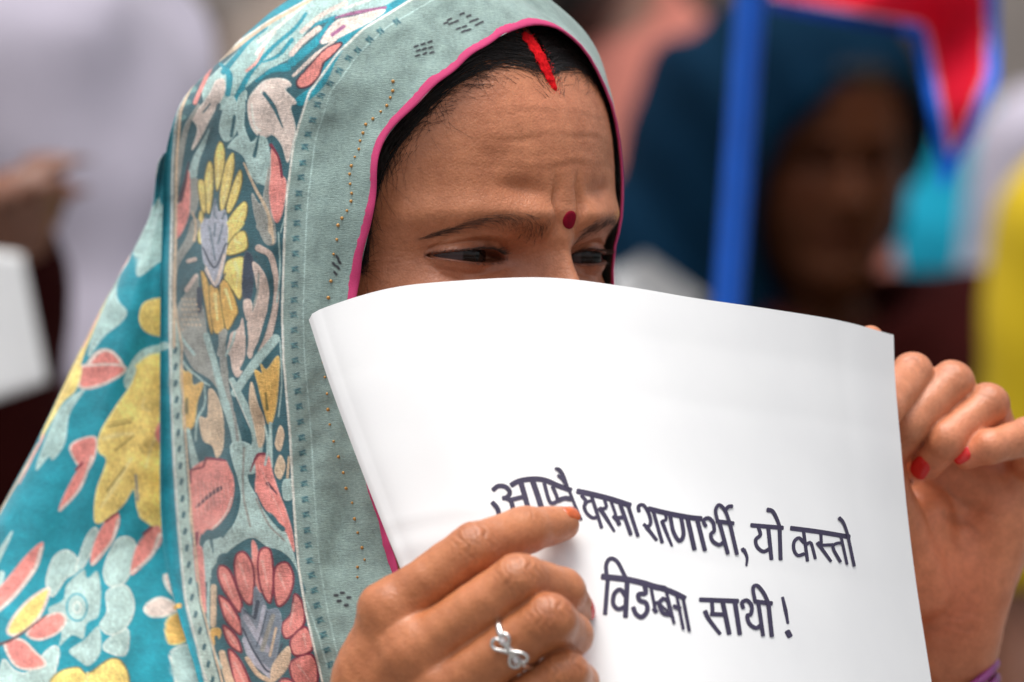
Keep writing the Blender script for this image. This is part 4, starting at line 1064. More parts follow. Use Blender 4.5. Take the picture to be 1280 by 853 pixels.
# below and behind what is in view the same kinds of motif go on
for (x, y, s_, k_) in ((40, 930, 1.0, 0), (150, 960, 0.9, 1), (-70, 820, 1.0, 1), (-60, 960, 1.1, 0), (60, 1080, 1.0, 1), (190, 1090, 0.9, 0), (-90, 700, 0.8, 0), (-180, 880, 1.0, 0), (-180, 1060, 1.0, 1), (120, 1190, 1.0, 0), (-30, 1180, 1.0, 1), (-60, 560, 0.8, 1), (30, 420, 0.8, 0), (60, 300, 0.8, 1), (110, 180, 0.8, 0), (0, 160, 0.9, 1), (20, 560, 0.5, 0)):
    if x > 0 and 160 < y < 853 and x > np.interp(y, [185, 260, 350, 440, 560, 630], [203, 186, 146, 100, 43, 6]) - 45: continue
    ZM['R'] = (x, y, 1 / s_)
    for a in np.linspace(0, 2 * np.pi, 7, endpoint=False):
        c_, n_ = np.array([math.cos(a), math.sin(a)]), np.array([-math.sin(a), math.cos(a)])
        G('R', ('yellow', 'salmon')[k_], [tuple(c_ * 10), tuple(c_ * 34 + n_ * 14), tuple(c_ * 56), tuple(c_ * 34 - n_ * 14)], line='cream', lw=2)
    G('R', 'aqua', [(-12, -10), (12, -10), (14, 10), (-10, 14)])
# ---- little black lozenges on the panel
for (x, y) in ((570, 275), (610, 262), (652, 248), (583, 300), (618, 290), (655, 282), (578, 330), (622, 318), (662, 312), (835, 88), (875, 100), (765, 118), (745, 138), (775, 142), (805, 130), (895, 130), (920, 122), (950, 140), (930, 150), (820, 172), (855, 160), (880, 180), (850, 188)):
    line('ZP', 'black', [(x - 9, y + 4), (x + 9, y - 3)], 15, h=0.02)
for (x, y) in ((4, 715), (-6, 735), (6, 745), (-2, 762), (10, 728)): line('ZQ', 'black', [(x - 3, y - 4), (x + 3, y + 4)], 8, h=0.02)
for (x, y) in ((428, 742), (436, 748), (424, 752), (433, 757), (420, 745)): line('U', 'black', [(x - 1.5, y), (x + 1.5, y)], 4, h=0.02)
for ax_ in (0, 1): canvas[:] = (np.roll(canvas, 1, ax_) + 2 * canvas + np.roll(canvas, -1, ax_)) / 4
# threads of the woven motifs: fine light and dark hatching
st1 = prng.normal(size=(CH * CR // 9 + 2, CW * CR // 2 + 1)); st1 = np.repeat(np.repeat(st1, 9, 0), 2, 1)[:CH * CR, :CW * CR]
st2 = prng.normal(size=(CH * CR // 2 + 1, CW * CR // 7 + 2)); st2 = np.repeat(np.repeat(st2, 2, 0), 7, 1)[:CH * CR, :CW * CR]
wash = np.kron(prng.normal(size=(CH * CR // 24 + 1, CW * CR // 24 + 1)), np.ones((24, 24)))[:CH * CR, :CW * CR]
for _ in range(3):
    for ax_ in (0, 1): wash = (np.roll(wash, 8, ax_) + wash + np.roll(wash, -8, ax_)) / 3
ht = (0.09 * np.sin((GX * 0.9 + GY * 1.6) * 1.5) + 0.11 * st1 + 0.07 * st2 + 0.22 * wash).astype(np.float32)
hb_ = (0.05 * st1 + 0.05 * st2 + 0.16 * wash).astype(np.float32)
canvas *= np.clip(1 + np.where(relief > 0, ht, hb_), 0.5, 1.5)[..., None]
np.clip(canvas, 0, 0.9, out=canvas)
# soften the relief steps a little
rl = relief.copy()
for _ in range(2):
    rl = (rl + np.roll(rl, 1, 0) + np.roll(rl, -1, 0) + np.roll(rl, 1, 1) + np.roll(rl, -1, 1)) / 5
def print_at(x, y):
    fx = np.clip((x - CX0) * CR - 0.5, 0, CW * CR - 2.001); fy = np.clip((y - CY0) * CR - 0.5, 0, CH * CR - 2.001)
    i = fx.astype(int); j = fy.astype(int); u = (fx - i)[..., None]; v = (fy - j)[..., None]
    c = (canvas[j, i] * (1 - u) + canvas[j, i + 1] * u) * (1 - v) + (canvas[j + 1, i] * (1 - u) + canvas[j + 1, i + 1] * u) * v
    return c, rl[j, i]
BEADS = np.concatenate([zpts('ZP', [(435, 485), (430, 540), (415, 580), (400, 625), (360, 665), (315, 705), (275, 740), (260, 790), (240, 835)]),
                        zpts('ZQ', [(73, 370), (70, 395), (57, 420), (47, 445), (42, 470), (45, 498), (47, 525), (45, 550), (35, 577), (20, 600), (8, 620)]),
                        [(421, 300), (417, 318), (414, 352), (411, 372), (408, 392), (406, 412), (405, 432), (405, 452), (407, 472), (409, 492), (411, 512), (413, 530)],
                        zpts('ZL', [(1070, 30), (1085, 80), (1100, 130), (1110, 180), (1128, 228), (1138, 278), (1146, 324), (1160, 370), (1170, 410), (1146, 436), (1146, 466)])])
# ------------------------------------------------------------------ veil (sari end drawn over the head)
_ang = np.radians(np.linspace(-180, 180, 1441))
def drape(px, py, far=False, grow=0.0):
    """depth Y where the cloth lies over the head and hair, seen at this place of the outline"""
    g = 0.85 + grow
    o = (px - 506) / S31; z = max((322 - py) / S31, -1.0)
    zz = np.array([min(z * (1 - 0.055 * max(z, 0) / 10), 11.6)])
    F, W, B = (q[0] + g for q in head_section(zz))
    sa, ca = np.sin(_ang), np.cos(_ang)
    x = W * np.sign(sa) * np.abs(sa) ** (2 / 2.3); d = np.where(ca > 0, F, B) * np.sign(ca) * np.abs(ca) ** (2 / 2.2)
    oo = SN * d + CS * x; Y = -CS * d + SN * x
    if far: Y = -Y
    o = min(max(o, oo.min() + 0.02), oo.max() - 0.02)
    cr_ = np.where((oo[:-1] - o) * (oo[1:] - o) <= 0)[0]
    t = (o - oo[cr_]) / (oo[cr_ + 1] - oo[cr_] + 1e-12)
    r = (Y[cr_] + t * (Y[cr_ + 1] - Y[cr_])).min()
    return -r if far else r

def hp(x, d, z): return head_to_cm(np.float64(x), np.float64(d), np.float64(z))
def proj(c):
    k = S31 / (1 + c[1] / DIST)
    return np.array([640 + c[0] * k, 426.5 - c[2] * k])
def head_of(c):
    X = c[0] - HO[0]; Y = c[1] - HO[1]
    return np.array([CS * X + SN * Y, SN * X - CS * Y, c[2] - HO[2]])

# near rows: edge, stripe towards the face, stripe towards the back, fold; then the outline of the cloth on the back
near = [
    (1250, (560, 1250), (470, 1250), (330, 1250), (310, 1250), -330),
    (1010, (545, 1010), (435, 1000), (300, 995), (284, 995), -160),
    (853, (525, 853), (404, 845), (262, 853), (249, 853), -95),
    (770, (509, 770), (387, 772), (236, 770), (223, 770), -60),
    (700, (494, 702), (373, 702), (227, 700), (206, 700), -28),
    (630, (474, 630), (367, 630), (221, 630), (200, 630), 6),
    (560, (453, 556), (363, 556), (217, 560), (200, 560), 43),
    (440, (439, 445), (356, 445), (213, 440), (200, 440), 100),
    (350, (448, 352), (353, 360), (213, 350), (201, 350), 146),
    (260, (467, 260), (358, 262), (215, 270), (203, 270), 189),
    (185, (477, 183), (366, 185), (217, 195), (207, 195), 207),
]
rows = []      # each row: list of 11 (pos, ab)
for (y, c0, c2, c4, c5, sil) in near:
    r = []
    low = max(0.0, (y - 560) / 300.0)
    y4 = drape(*c4); y5 = y4 + 0.35
    Y0 = drape(*c0) - 0.25 + 0.15 * math.sin(y * 0.021)
    Y2 = drape(*c2) + 0.35 * math.sin(y * 0.012 + 1)
    if y > 500: y4 = min(y4, 1.8) - 0.4 * low; y5 = y4 + 0.35
    c1 = ((c0[0] + c2[0]) / 2, (c0[1] + c2[1]) / 2)
    c3 = ((c4[0] + c2[0]) / 2, (c4[1] + c2[1]) / 2)
    Y1 = (drape(*c1) if low == 0 else (Y0 + Y2) / 2) + 0.45 * math.sin(y * 0.013)
    Y3 = drape(*c3) - 0.15
    for c, Y in ((c0, Y0), (c1, Y1), (c2, Y2), (c3, Y3), (c4, y4), (c5, y5)):
        r.append((P(c[0], c[1], Y), np.array(c, float)))
    w = c5[0] - sil; yy = c5[1]
    r.append((P(c5[0] + 9, yy, y5 + 1.2), np.array([c5[0] - 1.5, yy])))
    r.append((P(c5[0] - 0.14 * w, yy, y5 + 1.3), np.array([c5[0] - 0.14 * w, yy])))
    r.append((P(c5[0] - 0.56 * w, yy, y5 + 1.6 + 0.3 * low), np.array([c5[0] - 0.56 * w, yy])))
    r.append((P(sil, yy, y5 + (1.6 if y < 200 else 3.0 if y < 300 else 4.0) + low), np.array([sil, yy], float)))
    r.append((P(sil + (60 if y < 200 else 40 if y < 300 else 26), yy, y5 + 10.5 + low), np.array([sil - 110, yy], float)))
    rows.append(r)
# rows over the crown
def mk(c0, c2, h4, back):
    r = []
    p0 = P(c0[0], c0[1], drape(*c0) - 0.2); p2 = P(c2[0], c2[1], drape(*c2)); p4 = hp(*h4)
    h0, h2 = head_of(p0), head_of(p2); h4 = np.array(h4, float)
    def mid(a, b, t, g):
        m = a * (1 - t) + b * t; L = (np.linalg.norm(a) * (1 - t) + np.linalg.norm(b) * t)
        return m / np.linalg.norm(m) * L * g
    h1 = mid(h0, h2, 0.5, 1.0); h3 = mid(h2, h4, 0.5, 1.0)
    hb = np.array(back, float)
    hs = [h0, h1, h2, h3, h4] + [mid(h4, hb, t, 1.0) for t in (0.06, 0.08, 0.15, 0.4, 0.7, 1.0)]
    for i, h in enumerate(hs):
        c = hp(*h); ab = proj(c)
        if i > 4: ab = proj(hp(*h4)) + np.array([-14 * (i - 4), 0])
        r.append((c, ab))
    return r
rows.append(mk((533, 118), (387, 116), (-7.0, -5.6, 6.1), (0, -10.3, 3.0)))
rows.append(mk((583, 74), (426, 63), (-5.2, -6.2, 7.5), (0, -10.3, 4.2)))
rows.append(mk((622, 48), (474, 24), (-2.9, -6.4, 8.8), (0, -10.2, 4.8)))
rows.append(mk((650, 35), (560, -28), (0.0, -6.3, 9.5), (0, -10.2, 5.0)))
NN = len(rows)
far_edge = [(676, 31), (705, 40), (738, 72), (766, 134), (777, 205), (776, 273), (766, 345)]
mirror = list(range(NN - 2, -1, -1))
for k, i in enumerate(mirror):
    r = []
    for j in range(11):
        c, ab = rows[i][j]; h = head_of(c); m = hp(-h[0], h[1], h[2])
        if j == 10: m = c
        r.append((m, ab))
    r = [(c_, 2 * rows[NN - 1][j_][1] - ab_) for j_, (c_, ab_) in enumerate(r)]
    if k < len(far_edge):
        px, py = far_edge[k]
        yn, yf = drape(px, py, False, 0.15), drape(px, py, True, 0.15)
        r[0] = (P(px, py, yn + (yf - yn) * (0.0, 0.0, 0.1, 0.3, 0.45, 0.5, 0.5)[k]), r[0][1])
        h0 = head_of(r[0][0]); h2 = head_of(r[2][0])
        for jj, off_ in ((1, (0, -2.2, 0.9 if k < 1 else 0.25)), (2, (0, -4.6, 1.6 if k < 1 else 0.5))):
            q_ = HS.radial((h0 + np.array(off_))[None], 0.5 if k < 1 else 0.36)[0]
            r[jj] = (hp(*q_), r[jj][1])
    rows.append(r)
net = np.array([[np.concatenate([c, ab]) for c, ab in r] for r in rows])
# dense sampling
rt_ = np.concatenate([np.linspace(0, 1, 30, endpoint=False)] + [np.linspace(i, i + 1, max(12, int(np.linalg.norm(net[i, 2, 3:] - net[i + 1, 2, 3:]) / 1.15)), endpoint=False) for i in range(1, NN - 1)]
                     + [np.linspace(NN - 1, len(rows) - 1, 170)])
ctn = [44, 44, 62, 62, 14, 8, 24, 80, 84, 40]
ct_ = np.concatenate([np.linspace(i, i + 1, n_, endpoint=False) for i, n_ in enumerate(ctn)] + [[10.0]])
g1 = cr_at(net, rt_)                                        # rows dense, (R,11,5)
g2 = np.swapaxes(cr_at(np.swapaxes(g1, 0, 1), ct_), 0, 1)   # (R,C,5)
vpos, vab = g2[..., :3].copy(), g2[..., 3:]
# soft hanging folds below the chin, small waviness everywhere
RR, CC = vpos.shape[:2]
yy = vab[..., 1]; xx = vab[..., 0]
amp = 0.28 * sstep(420, 900, yy)
vpos[..., 1] += amp * np.sin(xx * 0.055 + 0.004 * yy) + 0.05 * np.sin(xx * 0.11 + yy * 0.017) * sstep(150, 300, yy)
vpos[..., 1] += 0.05 * np.sin(yy * 0.035 + xx * 0.02)
wr1 = np.sin(xx * 0.13 + yy * 0.05 + 1.5 * np.sin(yy * 0.013)) * np.sin(yy * 0.021 + xx * 0.03)
wr2 = np.sin(yy * 0.16 + xx * 0.06 + np.sin(xx * 0.05) * 2) * gau(np.sin(xx * 0.02 + yy * 0.009), 0.5)
vpos[..., 1] += 0.035 * wr1 + 0.022 * wr2
vpos[..., 2] += 0.02 * wr2
edge_line = vpos[:, 0].copy()
#PATTERN
vn = np.cross(np.gradient(vpos, axis=0), np.gradient(vpos, axis=1)); vn /= np.linalg.norm(vn, axis=2)[..., None] + 1e-9
if (vn[RR // 4, 60] @ np.array([0, -1.0, 0])) < 0: vn = -vn
vcol, vhgt = print_at(xx, yy)
vpos = vpos + vn * vhgt[..., None]
M_veil, n, l, b = nt('printed_cotton', 0.8, 0.25)
at = n.new('ShaderNodeAttribute'); at.attribute_name = 'tint'
uvn = n.new('ShaderNodeUVMap'); uvn.uv_map = 'UVMap'
mp = n.new('ShaderNodeMapping'); l.new(uvn.outputs[0], mp.inputs['Vector'])
tn = n.new('ShaderNodeTexNoise'); tn.inputs['Scale'].default_value = 0.09; tn.inputs['Detail'].default_value = 5
l.new(mp.outputs[0], tn.inputs['Vector'])
fade = ramp(n, l, tn.outputs[0], [(0.3, (0.90, 0.91, 0.92)), (0.7, (1.10, 1.09, 1.07))])
c = mixc(n, l, 1.0, at.outputs['Color'], fade, 'MULTIPLY')
mp2 = n.new('ShaderNodeMapping'); mp2.inputs['Scale'].default_value = (0.16, 0.62, 1); l.new(uvn.outputs[0], mp2.inputs['Vector'])
ts = n.new('ShaderNodeTexNoise'); ts.inputs['Scale'].default_value = 1.0; ts.inputs['Detail'].default_value = 4; ts.inputs['Roughness'].default_value = 0.65; l.new(mp2.outputs[0], ts.inputs['Vector'])
slub = ramp(n, l, ts.outputs[0], [(0.32, 0.86), (0.7, 1.14)])
c = mixc(n, l, 1.0, c, slub, 'MULTIPLY')
l.new(c, b.inputs['Base Color'])
wv = n.new('ShaderNodeTexWave'); wv.inputs['Scale'].default_value = 0.55; wv.inputs['Distortion'].default_value = 1.5; wv.bands_direction = 'Y'; l.new(uvn.outputs[0], wv.inputs['Vector'])
k = bump(n, l, b, ts.outputs[0], 0.5, 0.0009)
k = bump(n, l, b, wv.outputs[0], 0.12, 0.0004, k)
b.inputs['Sheen Weight'].default_value = 0.25
veil = make('veil', to_m(vpos.reshape(-1, 3)), quads(RR, CC), M_veil, woman, col=vcol.reshape(-1, 3), uv=np.stack([xx, yy], -1).reshape(-1, 2))
veil['label'] = 'teal headscarf with flowered border and plain grey green edge panel'
# pink binding along the edge: a flat folded strip
M_pink = mat_cloth('pink_binding', lin(200, 66, 116), 0.7, 0.16, 1500)
step = 4
el = edge_line[::step]; inn = vpos[::step, 14]
tang = np.gradient(el, axis=0); tang /= np.linalg.norm(tang, axis=1)[:, None]
back = inn - el; back -= tang * (back * tang).sum(1)[:, None]; back /= np.linalg.norm(back, axis=1)[:, None]
nn = np.cross(tang, back)
if (nn[len(nn) // 4] @ np.array([0, -1.0, 0])) < 0: nn = -nn
W_ = 0.36; T_ = 0.042
ii_ = np.arange(len(el)); wob = (0.03 * np.sin(ii_ * 0.35) + 0.03 * np.sin(ii_ * 0.13 + 1) + 0.02 * rng.normal(size=len(el)))[:, None]
el = el + nn * (0.02 * np.sin(ii_ * 0.5) + 0.015 * np.sin(ii_ * 0.21))[:, None] + back * (0.025 * np.sin(ii_ * 0.17) + 0.02 * np.sin(ii_ * 0.41))[:, None]
prof = [(0.95, T_ * 0.9), (0.80, T_ * 1.3), (0.25, T_ * 1.5), (0.0, T_ * 0.9), (-0.06, 0), (0.0, -T_ * 0.9), (0.3, -T_ * 1.4), (0.9, -T_)]
sv = np.stack([el + back * (a * W_ + wob * (a > 0.5)) + nn * t for a, t in prof], 1)
make('edge_binding', to_m(sv.reshape(-1, 3)), quads(len(el), len(prof)), M_pink, veil)

# gold stitches along the panel
M_bead, n, l, b = nt('gold_thread', 0.45, 0.5); b.inputs['Base Color'].default_value = (*lin(186, 136, 74), 1); b.inputs['Metallic'].default_value = 0.35
bt = noise(n, l, 500, 2); bump(n, l, b, bt.outputs[0], 0.3, 0.0004)
mg = Merge()
sub = vab[:, :60].reshape(-1, 2); sp_ = vpos[:, :60].reshape(-1, 3); sn_ = vn[:, :60].reshape(-1, 3)
ok_ = (np.arange(RR)[:, None] < np.searchsorted(rt_, NN - 1)) & np.ones((1, 60), bool); ok_ = ok_.ravel()
u8, w8 = np.meshgrid(np.linspace(0, np.pi, 6), np.linspace(0, 2 * np.pi, 8, endpoint=False), indexing='ij')
bs = np.stack([np.sin(u8) * np.cos(w8), np.sin(u8) * np.sin(w8), np.cos(u8)], -1).reshape(-1, 3)
for q in BEADS:
    dd = ((sub - q) ** 2).sum(1) + np.where(ok_, 0, 1e9); i = dd.argmin()
    mg.add(sp_[i] + sn_[i] * 0.03 + bs * np.array([0.065, 0.045, 0.06]) * (0.8 + 0.4 * rng.random()), quads(6, 8, True))
v, f, _ = mg.get()
bo = make('gold_stitching', to_m(v), f, M_bead, veil); bo['kind'] = 'stuff'
# ------------------------------------------------------------------ printed sheet
E_top = np.array([(386, 400), (400, 387), (480, 362), (560, 352), (680, 347), (780, 358), (870, 373), (960, 386), (1050, 401), (1117, 419)], float)
E_bot = np.array([(592, 950), (601, 949), (655, 948), (708, 948), (790, 950), (870, 954), (945, 958), (1020, 962), (1105, 966), (1182, 968)], float)
E_lef = np.array([(386, 400), (412, 480), (445, 570), (480, 660), (500, 710), (545, 830), (592, 950)], float)
E_rig = np.array([(1117, 419), (1119, 475), (1125, 545), (1134, 640), (1146, 735), (1164, 850), (1182, 968)], float)
def edge_s(E, t):
    s = np.concatenate([[0], np.cumsum(np.linalg.norm(np.diff(E, axis=0), axis=1))]); s /= s[-1]
    k = np.interp(t, s, np.arange(len(E)))
    return cr_at(E, np.minimum(k, len(E) - 1 - 1e-9))
def sheet_px(u, v):
    u = np.atleast_1d(u); v = np.atleast_1d(v)
    T, B, L, R = edge_s(E_top, u), edge_s(E_bot, u), edge_s(E_lef, v), edge_s(E_rig, v)
    U, V = u[:, None], v[:, None]
    return ((1 - V) * T + V * B + (1 - U) * L + U * R
            - ((1 - U) * (1 - V) * E_top[0] + U * (1 - V) * E_top[-1] + (1 - U) * V * E_bot[0] + U * V * E_bot[-1]))
def sheet_Y(u, v):
    top = -10.4 - 16.3 * u + 24.5 * u * u
    bot = -19.0 - 17.7 * u + 30.5 * u * u
    return top * (1 - v) + bot * v + 0.05 * np.sin(u * 9 + v * 4) * np.sin(v * 6) + 0.015 * np.sin(u * 21 - v * 9) * np.sin(v * 15 + u * 4) + 0.16 * np.exp(-((u - 0.12) ** 2 + (v - 0.62) ** 2) / 0.012)
def sheet_inv(q):
    q = np.asarray(q, float)
    u = np.clip((q[:, 0] - 450) / 700, 0, 1); v = np.clip((q[:, 1] - 370) / 560, 0, 1)
    for _ in range(12):
        f0 = sheet_px(u, v); e = 1e-3
        fu = (sheet_px(u + e, v) - f0) / e; fv = (sheet_px(u, v + e) - f0) / e
        r = q - f0; det = fu[:, 0] * fv[:, 1] - fu[:, 1] * fv[:, 0]
        u = np.clip(u + (r[:, 0] * fv[:, 1] - r[:, 1] * fv[:, 0]) / det, 0, 0.998)
        v = np.clip(v + (fu[:, 0] * r[:, 1] - fu[:, 1] * r[:, 0]) / det, 0, 0.998)
    return u, v
def sheet_pt(u, v):
    p = sheet_px(u, v); return P(p[:, 0], p[:, 1], sheet_Y(u, v))
M_paper, n, l, b = nt('white_paper', 0.75, 0.2)
t = noise(n, l, 30, 4)
l.new(ramp(n, l, t.outputs[0], [(0.3, (0.83, 0.83, 0.835)), (0.7, (0.86, 0.86, 0.86))]), b.inputs['Base Color'])
t2 = noise(n, l, 700, 3); bump(n, l, b, t2.outputs[0], 0.1, 0.0002)
gu, gv = np.meshgrid(np.linspace(0, 1, 121), np.linspace(0, 1, 91), indexing='xy')
sv_ = sheet_pt(gu.ravel(), gv.ravel())
# two skins 0.25 mm apart joined round the rim
n0 = len(sv_); back_ = sv_ + np.array([0, 0.012, 0])
q0 = quads(91, 121)
rim = np.concatenate([np.arange(0, 121), np.arange(1, 91) * 121 + 120, 90 * 121 + np.arange(119, -1, -1), np.arange(89, 0, -1) * 121])
rim2 = np.roll(rim, -1)
nr_ = len(rim); i_ = np.arange(nr_); j_ = (i_ + 1) % nr_
fr_ = np.stack([2 * n0 + i_, 2 * n0 + j_, 2 * n0 + nr_ + j_, 2 * n0 + nr_ + i_], 1)
paper = make('printed_sheet', to_m(np.concatenate([sv_, back_, sv_[rim], back_[rim]])), np.concatenate([q0[:, ::-1], q0 + n0, fr_]), M_paper, smooth=True)
tag(paper, 'white paper sheet with two lines of black printed words held before her face', 'paper sheet')
M_ink = mat_plain('grey_black_ink', (0.045, 0.037, 0.075), 0.6, 0.3, 400, 0.2)
INK = {}
def stroke_px(pts, w, org, sc, curved=True):
    pts = np.array(pts, float) / sc + np.array(org)
    w = np.atleast_1d(np.array(w, float)) / sc * 0.98
    L = np.linalg.norm(np.diff(pts, axis=0), axis=1).sum()
    n_ = max(6, int(L / 2.5))
    c = cr(pts, n_) if (curved and len(pts) > 2) else np.stack([np.interp(np.linspace(0, 1, n_), np.linspace(0, 1, len(pts)), pts[:, i]) for i in (0, 1)], 1)
    ww = np.interp(np.linspace(0, 1, n_), np.linspace(0, 1, len(w)), w) / 2
    t = np.gradient(c, axis=0); t /= np.linalg.norm(t, axis=1)[:, None] + 1e-9
    nv_ = np.stack([-t[:, 1], t[:, 0]], 1)
    # small rounded ends
    c = np.concatenate([[c[0] - t[0] * ww[0] * 0.35], c, [c[-1] + t[-1] * ww[-1] * 0.35]])
    nv_ = np.concatenate([nv_[:1], nv_, nv_[-1:]]); ww = np.concatenate([[ww[0] * 0.6], ww, [ww[-1] * 0.6]])
    g = np.stack([c + nv_ * ww[:, None] * s for s in (-1, -0.33, 0.33, 1)], 1)
    return g.reshape(-1, 2), quads(len(c), 4)
def word(strokes, org, sc, label=None):
    mg = Merge()
    for i, st in enumerate(strokes):
        q, f = stroke_px(st[0], st[1], org, sc, len(st) < 3)
        u, v = sheet_inv(q)
        p = sheet_pt(u, v)
        e = 1e-3
        nrm = np.cross(sheet_pt(np.minimum(u + e, 1), v) - p, sheet_pt(u, np.minimum(v + e, 1)) - p); nrm /= np.linalg.norm(nrm, axis=1)[:, None]
        nrm = np.where(nrm[:, 1:2] > 0, -nrm, nrm)
        mg.add(p + nrm * (0.012 + 0.0022 * i), f)
    v, f, _ = mg.get()
    return make('lettering', to_m(v), f, M_ink, paper, smooth=False)
ZA, ZB, ZC = ((600, 570), 4.923), ((840, 600), 4.923), ((730, 680), 4.571)
A2 = lambda pts: [(x - 1181.5, y - 147.7) for x, y in pts]
word([([(192, 182), (230, 160), (290, 146), (360, 144), (420, 158), (480, 185), (560, 213)], 34),
      ([(80, 212), (112, 187), (158, 192), (184, 225), (166, 256), (140, 262)], 30), ([(158, 260), (190, 280), (202, 340), (170, 400), (110, 390)], 30),
      ([(76, 288), (108, 325), (120, 380)], 30), ([(180, 275), (230, 262), (280, 250)], 28), ([(252, 165), (290, 300), (310, 400)], 34),
      ([(322, 150), (372, 300), (400, 420)], 36), ([(395, 170), (425, 275), (450, 292), (476, 268), (446, 190)], 24),
      ([(478, 278), (520, 262), (560, 268)], 30), ([(548, 215), (585, 310), (622, 395)], 20),
      ([(463, 80), (488, 90), (516, 135), (540, 200)], [18, 28, 24, 18]), ([(478, 122), (502, 142), (528, 180)], 18)], *ZA)
word([([(598, 218), (700, 240), (800, 266), (925, 306)], 36), ([(624, 245), (654, 284), (640, 312), (658, 356), (696, 384), (726, 372)], 24),
      ([(640, 292), (672, 280), (700, 276)], 20), ([(686, 250), (718, 350), (748, 445)], 24, 0), ([(766, 275), (776, 318), (742, 330)], 22),
      ([(735, 322), (778, 388), (826, 466)], [30, 26, 18]), ([(806, 285), (826, 340), (838, 384)], 20), ([(820, 372), (842, 396), (856, 426)], 28),
      ([(838, 384), (895, 378)], 24), ([(860, 298), (896, 400), (926, 486)], 26, 0), ([(908, 305), (940, 405), (970, 496)], 24, 0)], *ZA)
word([(A2([(978, 345), (974, 312), (1004, 304), (1034, 348), (1050, 408), (1032, 438), (1006, 422)]), 24), (A2([(1022, 438), (1086, 520)]), [28, 22]),
      (A2([(1062, 332), (1120, 536)]), 24), (A2([(1035, 326), (1160, 356), (1290, 380)]) + [(180, 240)], 32),
      (A2([(1136, 352), (1144, 392), (1118, 404)]), 20), (A2([(1118, 404), (1148, 480), (1180, 556)]), [26, 22, 16]),
      (A2([(1168, 372), (1188, 468), (1224, 524), (1250, 486), (1236, 384)]), 26), ([(92, 235), (136, 430)], 30), ([(152, 245), (200, 436)], 28),
      ([(206, 288), (190, 254), (220, 236), (250, 264), (256, 316), (236, 336), (246, 376), (286, 402), (312, 386)], 24), ([(270, 256), (376, 270)], 26),
      ([(286, 255), (340, 456)], 26), ([(352, 270), (396, 460)], 25), ([(276, 256), (264, 192), (286, 156), (322, 190), (352, 268)], 22),
      ([(324, 192), (342, 168), (368, 165)], 24)], *ZB)
word([([(432, 424), (440, 440)], 26), ([(440, 430), (460, 478), (456, 530)], [26, 20, 14])], *ZB)
word([([(485, 280), (580, 288), (682, 296)], 28), ([(530, 292), (542, 340), (514, 368), (522, 412), (560, 442), (602, 424)], 24), ([(590, 292), (610, 490)], 26),
      ([(660, 298), (666, 492)], 26), ([(584, 186), (616, 194), (642, 240), (662, 292)], [30, 26, 24, 22])], *ZB)
word([([(730, 298), (900, 320), (1092, 352)], 30), ([(808, 318), (832, 500)], 22), ([(810, 388), (780, 358), (750, 382), (748, 430), (772, 466), (812, 456)], 22),
      ([(818, 404), (850, 386), (866, 430), (880, 486)], 20), ([(914, 330), (916, 396)], 20), ([(894, 388), (918, 422), (976, 502)], [30, 22, 18]),
      ([(912, 404), (988, 400)], 20), ([(1048, 388), (1006, 394), (988, 420), (1034, 506)], 20), ([(1036, 345), (1074, 520)], 18), ([(1080, 352), (1118, 532)], 20),
      ([(1024, 236), (1052, 266), (1082, 350)], [26, 20, 18])], *ZB)
word([([(136, 195), (120, 404)], 26), ([(130, 195), (126, 122), (150, 86), (190, 104), (236, 192)], 25), ([(102, 188), (240, 204), (340, 226), (400, 245), (464, 258)], 36),
      ([(462, 260), (520, 284), (576, 312)], 32), ([(246, 208), (236, 420)], 30), ([(236, 300), (206, 262), (172, 288), (166, 344), (196, 374), (238, 358)], 26),
      ([(346, 246), (350, 284), (310, 290), (316, 324), (352, 338), (360, 382), (330, 420), (296, 402), (280, 364)], 28),
      ([(382, 258), (408, 392)], 20), ([(396, 340), (432, 338)], 22), ([(396, 372), (412, 392)], 26), ([(452, 312), (428, 342), (448, 396), (496, 408)], 24),
      ([(452, 312), (474, 330), (484, 372)], 18), ([(430, 345), (490, 400)], 14), ([(466, 268), (512, 456)], 19), ([(508, 358), (548, 372)], 24), ([(526, 296), (564, 490)], 18), ([(562, 312), (598, 500)], 20)], *ZC)
word([([(660, 320), (880, 328)], 28), ([(730, 335), (734, 398)], 24), ([(690, 386), (712, 432), (776, 516)], [30, 26, 22]), ([(722, 402), (806, 406)], 26), ([(790, 332), (828, 516)], 29),
      ([(860, 332), (888, 518)], 28), ([(908, 370), (900, 338), (930, 324), (956, 358), (950, 404), (930, 412), (942, 456), (980, 482), (1012, 462)], 24),
      ([(970, 330), (1072, 342)], 26), ([(992, 332), (1020, 526)], 24), ([(1050, 342), (1070, 530)], 26), ([(974, 330), (962, 256), (986, 240), (1022, 280), (1052, 342)], 22)], *ZC)
word([([(1133, 306), (1150, 380), (1164, 456)], [18, 24, 16]), ([(1160, 500), (1176, 530)], 34)], *ZC)
# ------------------------------------------------------------------ people around her
class Fig:
    def __init__(s, px, py, Y, face_deg, scale=1.0):
        s.o = P(px, py, Y); a = math.radians(face_deg); s.s, s.c = math.sin(a), math.cos(a); s.k = scale
        s.floor = (FLOOR - s.o[2]) / scale
    def pt(s, x, d, z):
        x, d, z = (np.asarray(q, float) * s.k for q in (x, d, z))
        return np.stack([s.o[0] + s.s * d + s.c * x, s.o[1] - s.c * d + s.s * x, s.o[2] + z], -1)
    def loc(s, cm):
        q = (np.asarray(cm, float) - s.o) / s.k
        return np.array([s.c * q[0] + s.s * q[1], s.s * q[0] - s.c * q[1], q[2]])

